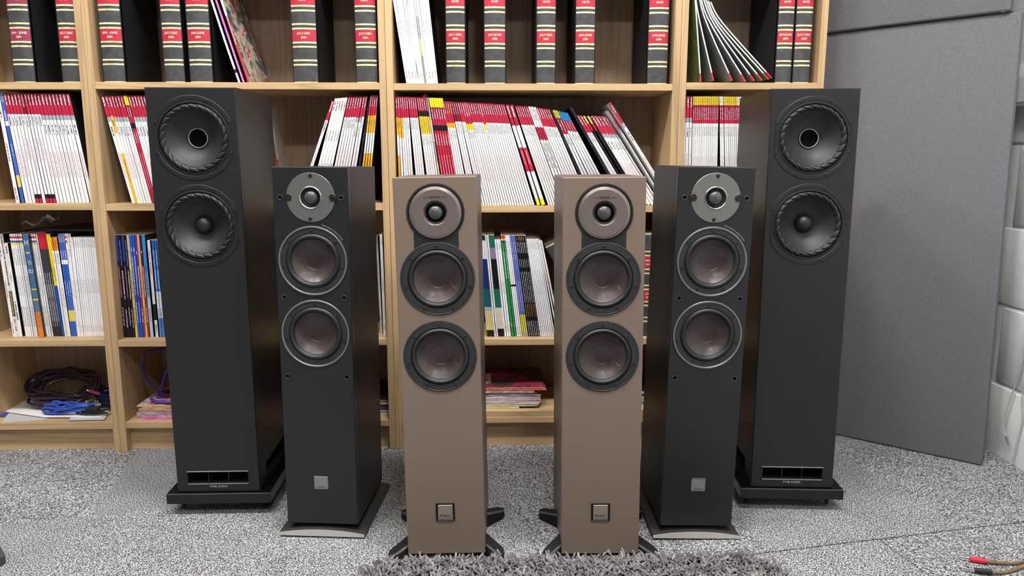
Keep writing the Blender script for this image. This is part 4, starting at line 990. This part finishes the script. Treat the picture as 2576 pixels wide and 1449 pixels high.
fcol = ['olive', 'slate', 'slate', 'slate', 'slate', 'slate', 'olive', 'slate']
for i, (us, vs_) in enumerate(FAN):
    path = [xz(u, v) for u, v in zip(us, vs_)]
    path[0] = (path[0][0], max(zt, path[0][1]))
    bent_mag(path, .0034, FY, .21, [SP['fan'][0], COV[fcol[i]], 'pages'], 'white spined magazine with red foot, %s from left in the leaning fan' % ordinal(i + 1), 'fan of magazines on the top shelf at right')
zt1 = SHZ[1][0]
def strip_mag(us, vs_, t, mats, label):
    path = [xz(u, v) for u, v in zip(us, vs_)]; path[0] = (path[0][0], zt1 + t*.5)
    bent_mag(path, t, FY, .20, mats, label, 'magazines leaning against a bound volume')
strip_mag((602, 565, 519), (206, 100, -40), .0055, [SP['whiteedge'][0], COV['dark'], 'pages'], 'white edged magazine leaning against the JAN-JUNE 2003 volume')
strip_mag((613, 577, 530), (206, 100, -40), .0050, [SP['pinkedge'][0], COV['dark'], 'pages'], 'pink edged magazine leaning beside the colourful covered one on top shelf')
strip_mag((626, 590, 545), (206, 100, -35), .0060, [SP['redmix'][0], COV['riot'], 'pages'], 'magazine with colourful red, blue and green cover leaning on top shelf')
# loose grey and brown brochure behind the tall left speaker, second shelf
z2 = SHZ[1][1]
p0, p1 = at_y(712, 425, 2.33), at_y(688, 290, 2.33)
b1 = bent_mag([(p0.x + .015, z2 + .003), ((p0.x + p1.x)/2 + .004, z2 + .12), (p1.x, z2 + .27)], .004, 2.30, .08, [spine_mat('brochure', [(0, (206, 202, 198)), (.55, (206, 202, 198)), (.551, (206, 72, 48)), (.62, (130, 92, 52))]), COV['sheet'], 'pages'],
              'grey and orange brochure peeking out right of the tall left speaker', 'loose brochures')
lettering('lettering', text_mesh('40', .026, .0004, .9, sx=.75), 'white_print', b1, (.004, -.0008, .075))
b1.rotation_euler = (0, 0, 0)

# red tag of the plastic wrapped magazine
rt = MB()
pr = random.Random(4)
bm = bmesh.new(); bmesh.ops.create_icosphere(bm, subdivisions=3, radius=1)
for v in bm.verts:
    k = 1 + pr.uniform(-.16, .16); v.co = Vector((v.co.x*.0085*k, v.co.y*.018*k, v.co.z*.015*k))
rt.from_bm(bm); xk = x_from_u(1069, D + .02, 1.005)
o = rt.build('plastic_bag', 'bag_red', None, loc=(xk, D + .03, 1.006)); tag(o, 'crumpled red plastic bag top above the magazines in the middle bay', 'bag')
# things lying on top of the third shelf row, left bay
zl = SHZ[0][2] + .3035
me = MB().bev(0, .215, 0, .2, 0, .007, .001).mesh('magazine', COV['dark']); xm = x_from_u(92, D + .07, zl)
o = put('magazine', me, None, (xm, D + .065, zl), (0, 0, R(-4))); tag(o, 'dark magazine lying flat on top of the upright ones, left bay', 'magazine')
fm = MB(); nx, ny = 12, 6; pr = random.Random(9)
for j in range(ny):
    for i in range(nx): fm.v.append((i*.0085 + pr.uniform(-.002, .002), j*.012, .006 + .010*math.sin(i*.9 + j) + i*.0022 + pr.uniform(-.004, .004)))
for j in range(ny - 1):
    for i in range(nx - 1): k = j*nx + i; fm.face((k, k + 1, k + nx + 1, k + nx))
o = fm.build('plastic_film', 'film', None, True, 60, loc=(x_from_u(55, D + .08, zl), D + .08, zl + .009)); tag(o, 'crumpled clear plastic film on top of the magazines, left bay', 'film')

# ------------------------------------------------------------------ bottom shelves
# stacks of magazines lying flat
def flat_stack(x0, y0, z0, items, place, group):
    z = z0
    for i, (w, t, dx, rz, col, cov) in enumerate(items):
        mb = MB(); d_ = .215
        mb.v += [(-w/2, 0, 0), (w/2, 0, 0), (w/2, d_, 0), (-w/2, d_, 0), (-w/2, 0, t*.86), (w/2, 0, t*.86), (w/2, d_, t*.86), (-w/2, d_, t*.86), (-w/2, 0.001, t*.86)]
        mb = MB().bev(-w/2, w/2, 0, d_, 0, t*.94, min(.0008, t*.2))
        me = mb.mesh('magazine', [col, COV[cov], 'pages'])
        for p in me.polygons:
            if p.normal.z > .5: p.material_index = 1
            elif p.normal.x > .7 or p.normal.y > .7: p.material_index = 2
        o = put('magazine', me, None, (x0 + dx, y0, z), (0, 0, R(rz))); z += t
        tag(o, 'magazine lying flat, %s from top in stack %s' % (ordinal(len(items) - i), place), 'magazine', group)
    return z
def cm(name, *c): return cover_mat(name, list(c), 22.)
E1 = [cm('e%d' % i, *c) for i, c in enumerate([((236, 226, 170), (206, 196, 90)), ((226, 222, 200), (180, 176, 150)), ((60, 62, 60), (200, 198, 196)), ((236, 234, 232), (190, 186, 186)), ((236, 210, 220), (206, 150, 166)),
                                               ((240, 190, 224), (226, 90, 180)), ((200, 198, 200), (150, 148, 150)), ((206, 44, 70), (240, 230, 230)), ((230, 214, 70), (206, 150, 60)), ((190, 40, 76), (226, 170, 60)), ((40, 40, 46), (80, 78, 82))])]
z2b = .0961 + TH + .0002
flat_stack(x_from_u(1268, D + .02, z2b), D + .018, z2b, [(.150, .007, -.03, 0, E1[0], 'mixed'), (.200, .006, .0, .6, E1[1], 'mixed'), (.205, .006, .002, -.4, E1[1], 'mixed'), (.212, .006, .004, .5, E1[3], 'mixed'), (.212, .006, .002, -.3, E1[4], 'mixed'),
           (.210, .007, .003, .3, E1[3], 'mixed'), (.208, .006, .004, -.5, E1[2], 'mixed'), (.196, .005, .0, .4, E1[10], 'dark'), (.186, .007, -.003, .6, E1[7], 'dark'), (.225, .005, .012, .4, E1[9], 'wine'), (.215, .005, .011, .9, E1[9], 'wine')],
           'between the two brown speakers', 'flat stack in the middle bookcase')
tp = [o for o in COL.objects if o.get('label', '').startswith('magazine lying flat, first from top in stack between')][0]
def lay(x, y, z): return Vector((-y, x, z + .0049))
me = text_mesh('THIS-BOULE', .021, .0003, 1.0, sx=1.0, bend=lay); lettering('lettering', me, 'gold_print', tp, (-.055, .10, 0))
z1b = SHZ[1][3]
flat_stack(x_from_u(440, D + .02, z1b), D + .02, z1b + .0002, [(.21, .0065, .0, 0, E1[5], 'mixed'), (.205, .006, .004, 1, E1[5], 'mixed'), (.215, .004, -.002, 0, E1[6], 'mixed'), (.215, .004, -.002, .3, E1[6], 'mixed'), (.215, .004, -.001, 0, E1[6], 'mixed'),
           (.21, .005, .003, -.5, E1[7], 'mixed'), (.21, .005, .003, .5, E1[7], 'mixed'), (.20, .0055, .006, 0, E1[8], 'mixed'), (.215, .004, .0, .6, E1[8], 'mixed')], 'beside the tall left speaker', 'flat stack in the wide left bookcase')
flat_stack(x_from_u(905, D + .03, z1b), D + .05, z1b + .0002, [(.2, .008, .0, -2, E1[3], 'dark'), (.2, .008, .0, -1, E1[4], 'mixed'), (.2, .007, .002, -2, E1[10], 'dark'), (.2, .008, .0, 0, E1[10], 'dark'), (.2, .008, -.003, -1, E1[4], 'wine'), (.2, .007, .0, -1, E1[2], 'dark')],
           'left of the left brown speaker', 'flat stack beside the bookcase joint')
flat_stack(x_from_u(1660, D + .03, z2b), D + .03, z2b, [(.2, .008, .0, 0, E1[3], 'dark'), (.2, .008, .002, 0, E1[2], 'dark'), (.2, .008, .0, 0, E1[0], 'dark'), (.2, .008, .0, 0, E1[3], 'dark'), (.2, .008, .001, 0, E1[10], 'wine'), (.2, .008, .0, 0, E1[3], 'dark')],
           'behind the slim black right speaker', 'flat stack behind the right speakers')
# papers on the bottom shelf of the narrow left bookcase
z0b = SHZ[0][3]
def sheet(label, pts, z, mat, t=.0012, name='paper_sheet'):
    P = [at_z(u, v, z) for u, v in pts]; c = P[0].copy()
    o = MB().slab([(p.x - c.x, p.y - c.y) for p in P][::-1] if True else [], 0, t).build(name, mat, None, loc=(c.x, c.y, z)); tag(o, label, 'paper', 'papers under the cables'); return o
sheet('translucent film sleeve hanging over the shelf edge under the cables', [(6, 1064), (22, 1036), (150, 1040), (110, 1056)], z0b + .0004, 'tracing', .0008, 'film_sleeve')
sheet('blue folder corner under the white papers at the left edge', [(-60, 1052), (14, 1048), (30, 1030), (-60, 1030)], z0b + .0016, 'cable_blue', .0012, 'folder')
sheet('small clear film sleeve at right under the white papers', [(174, 1058), (262, 1056), (270, 1046), (180, 1046)], z0b + .0030, 'tracing', .0008, 'film_sleeve')
sheet('large white paper sheet under the cables on the left bottom shelf', [(-30, 1030), (110, 1050), (250, 1050), (277, 1040), (250, 1010), (60, 1004)], z0b + .0042, 'paper', .0016)
sheet('white paper sheet directly beneath the coiled dark cable', [(0, 1024), (120, 1040), (240, 1036), (230, 1006), (58, 1000)], z0b + .0062, 'paper', .0012)
zp = z0b + .0078
# coil of dark cable
def coil(name, label, mat, cx, cy, z, rad, rx, turns, r, tilt, seed, n=9):
    rnd = random.Random(seed); pts = []
    for k in range(turns*n):
        a = 2*math.pi*k/n + .3; q = rad*(1 + rnd.uniform(-.34, .12))
        x, y = q*rx*math.cos(a), q*math.sin(a)*.82
        h = max(r + .0005, r + .004 + y*math.sin(tilt)*1.0 + rad*math.sin(tilt)*.82 + rnd.uniform(-.006, .008) + .0022*(k/n))
        pts.append((x, y*math.cos(tilt), h))
    o = MB().tube(pts, r, 8, smooth=5).build(name, mat, None, True, loc=(cx, cy, z)); tag(o, label, 'cable'); return o
cc = at_z(140, 985, z0b + .03)
coil('cable_coil', 'coil of dark purple black cable heaped on the papers', 'cable_dark', -1.312, 2.285, zp, .076, 1.40, 14, .0044, R(33), 3)
coil('cable_coil', 'bundle of bright blue cable lying in front of the dark coil', 'cable_blue', -1.262, 2.212, zp, .027, 2.7, 6, .0036, R(6), 5)
coil('cable_coil', 'navy blue cable bundle at right behind the mains plug', 'cable_navy', -1.163, 2.285, zp, .042, 1.25, 10, .004, R(14), 8)
# red phono plug
rp = empty('phono_plug', (-1.205, 2.246, zp + .052), (0, R(24), R(12))); tag(rp, 'dark red phono plug resting on top of the cable coil', 'plug')
MB().tube([(-.016, 0, 0), (.016, 0, 0)], .0058, 14, smooth=0).build('sleeve', 'label_plum', rp, True)
MB().tube([(-.022, 0, 0), (-.015, 0, 0)], .0036, 12, smooth=0).build('tip', 'silver', rp, True)
MB().tube([(.015, 0, 0), (.024, 0, 0)], .0038, 12, smooth=0).build('collar', 'black', rp, True)
mp = at_z(236, 1036, zp); mpl = empty('mains_plug', (mp.x, mp.y - .004, zp), (0, 0, R(-8))); tag(mpl, 'black three pin mains plug lying pins up on the white paper', 'plug')
body = MB().bev(-.026, .026, -.02, .02, 0, .021, .005, 3).build('plug_body', 'rubber', mpl, True)
MB().bev(-.0125, -.0065, -.0125, -.0085, .020, .040, .0006).build('pin', 'brass', mpl)
for x in (.006, .014): MB().bev(x - .002, x + .002, .004, .0075, .020, .036, .0006).build('pin', 'brass', mpl)
MB().tube([(.025, 0, .010), (.04, .004, .010), (.055, .004, .009)], lambda t: .0055 - .0015*t, 10).build('strain_relief', 'black', mpl, True)
MB().tube([(-.026, .004, .01), (-.044, -.002, .006), (-.040, -.018, .004), (-.012, -.026, .0035), (.03, -.022, .0035), (.055, -.012, .004)], .0032, 8).build('flex', 'black', mpl, True)
sl = MB().tube([(0, 0, 0), (.018, .0, .002)], .0062, 12, smooth=0).build('metal_connector', 'silver', None, True, loc=(-1.187, 2.214, zp + .022)); tag(sl, 'shiny metal cable connector above the mains plug', 'connector')
# purple cable loop in the wide left bookcase
zc = z1b + .045
pc = empty('cable', (-.985, 2.26, zc)); tag(pc, 'purple cable looping up inside the wide bookcase beside the tall left speaker', 'cable')
o0 = Vector(pc.location)
def W(u, v, Y): return at_y(u, v, Y) - o0
MB().tube([W(450, 1000, 2.24), W(405, 990, 2.22), W(378, 965, 2.20), W(359, 935, 2.185), W(359, 905, 2.185), W(376, 884, 2.19), W(440, 874, 2.22)], .0046, 10).build('loop', 'cable_dkpurple', pc, True)
MB().tube([W(424, 926, 2.26), W(412, 952, 2.26), W(404, 985, 2.25), W(402, 1000, 2.24)], .0046, 10).build('loop', 'cable_purple', pc, True)
MB().tube([(-.03, -.06, .006), (.0, -.085, .004), (.05, -.085, .004), (.09, -.06, .004), (.08, -.02, .004), (.02, -.02, .004), (-.025, -.04, .005)], .005, 10).build('loop', 'cable_purple', pc, True)

# ------------------------------------------------------------------ shaggy rug
rug = empty('shag_rug', (.16, 1.2, 0)); tag(rug, 'grey shaggy rug at the bottom edge in front of the brown speakers', 'rug')
RX0, RX1, RY0, RY1, RC = -.262 - .16, .585 - .16, -.14, .262, .07
def in_rug(x, y):
    dx = max(RX0 + RC - x, x - (RX1 - RC), 0); dy = max(RY0 + RC - y, y - (RY1 - RC), 0)
    return (RX0 <= x <= RX1 and RY0 <= y <= RY1) and (dx*dx + dy*dy <= RC*RC)
out = []
for cx_, cy_, a0 in ((RX1 - RC, RY1 - RC, 0), (RX0 + RC, RY1 - RC, 90), (RX0 + RC, RY0 + RC, 180), (RX1 - RC, RY0 + RC, 270)):
    for i in range(9):
        a = R(a0 + 90*i/8); out.append((cx_ + RC*math.cos(a), cy_ + RC*math.sin(a)))
MB().slab(out, .001, .008).build('backing', 'dark_felt', rug)
rnd = random.Random(11); V = []; Fc = []
sp_ = .0056
yy = RY0
while yy < RY1:
    xx = RX0
    while xx < RX1:
        x = xx + rnd.uniform(-.0026, .0026); y = yy + rnd.uniform(-.0026, .0026)
        if in_rug(x, y):
            cl = math.sin(x*173 + 2*math.sin(y*131))*math.cos(y*157 + 2*math.sin(x*97))
            L_ = rnd.uniform(.030, .040)*(1 + .12*cl); th = 3.1*math.sin(x*151 + y*89) + 2.2*math.cos(y*177 - x*61) + rnd.uniform(-.7, .7)
            ln = rnd.uniform(.05, .5); bd_ = rnd.uniform(.3, 1.5); r0 = rnd.uniform(.0017, .0026)
            d1 = Vector((math.cos(th)*ln, math.sin(th)*ln, 1)).normalized()
            d2 = Vector((math.cos(th + .6)*(ln + bd_), math.sin(th + .6)*(ln + bd_), .8)).normalized()
            p = Vector((x, y, .006)); b = len(V); rings = []
            pts = [p, p + d1*L_*.45, p + d1*L_*.45 + (d1 + d2).normalized()*L_*.3, p + d1*L_*.45 + (d1 + d2).normalized()*L_*.3 + d2*L_*.25]
            rad = [r0*.8, r0*.95, r0*1.25, r0*.9]
            for k, (q, rr) in enumerate(zip(pts, rad)):
                tw_ = k*.9
                for m_ in range(6):
                    a = 2*math.pi*m_/6 + tw_ + th; V.append((q.x + rr*math.cos(a), q.y + rr*math.sin(a), q.z + rr*.35*math.sin(a)))
            for k in range(3):
                for m_ in range(6):
                    m2 = (m_ + 1) % 6; Fc.append((b + k*6 + m_, b + k*6 + m2, b + k*6 + 6 + m2, b + k*6 + 6 + m_))
            Fc.append(tuple(b + 18 + m_ for m_ in range(6)))
        xx += sp_
    yy += sp_
me = bpy.data.meshes.new('pile'); me.from_pydata(V, [], Fc); me.materials.append(M['yarn'])
me.polygons.foreach_set('use_smooth', [True]*len(me.polygons)); me.update()
pile = put('pile', me, rug); pile['kind'] = 'stuff'
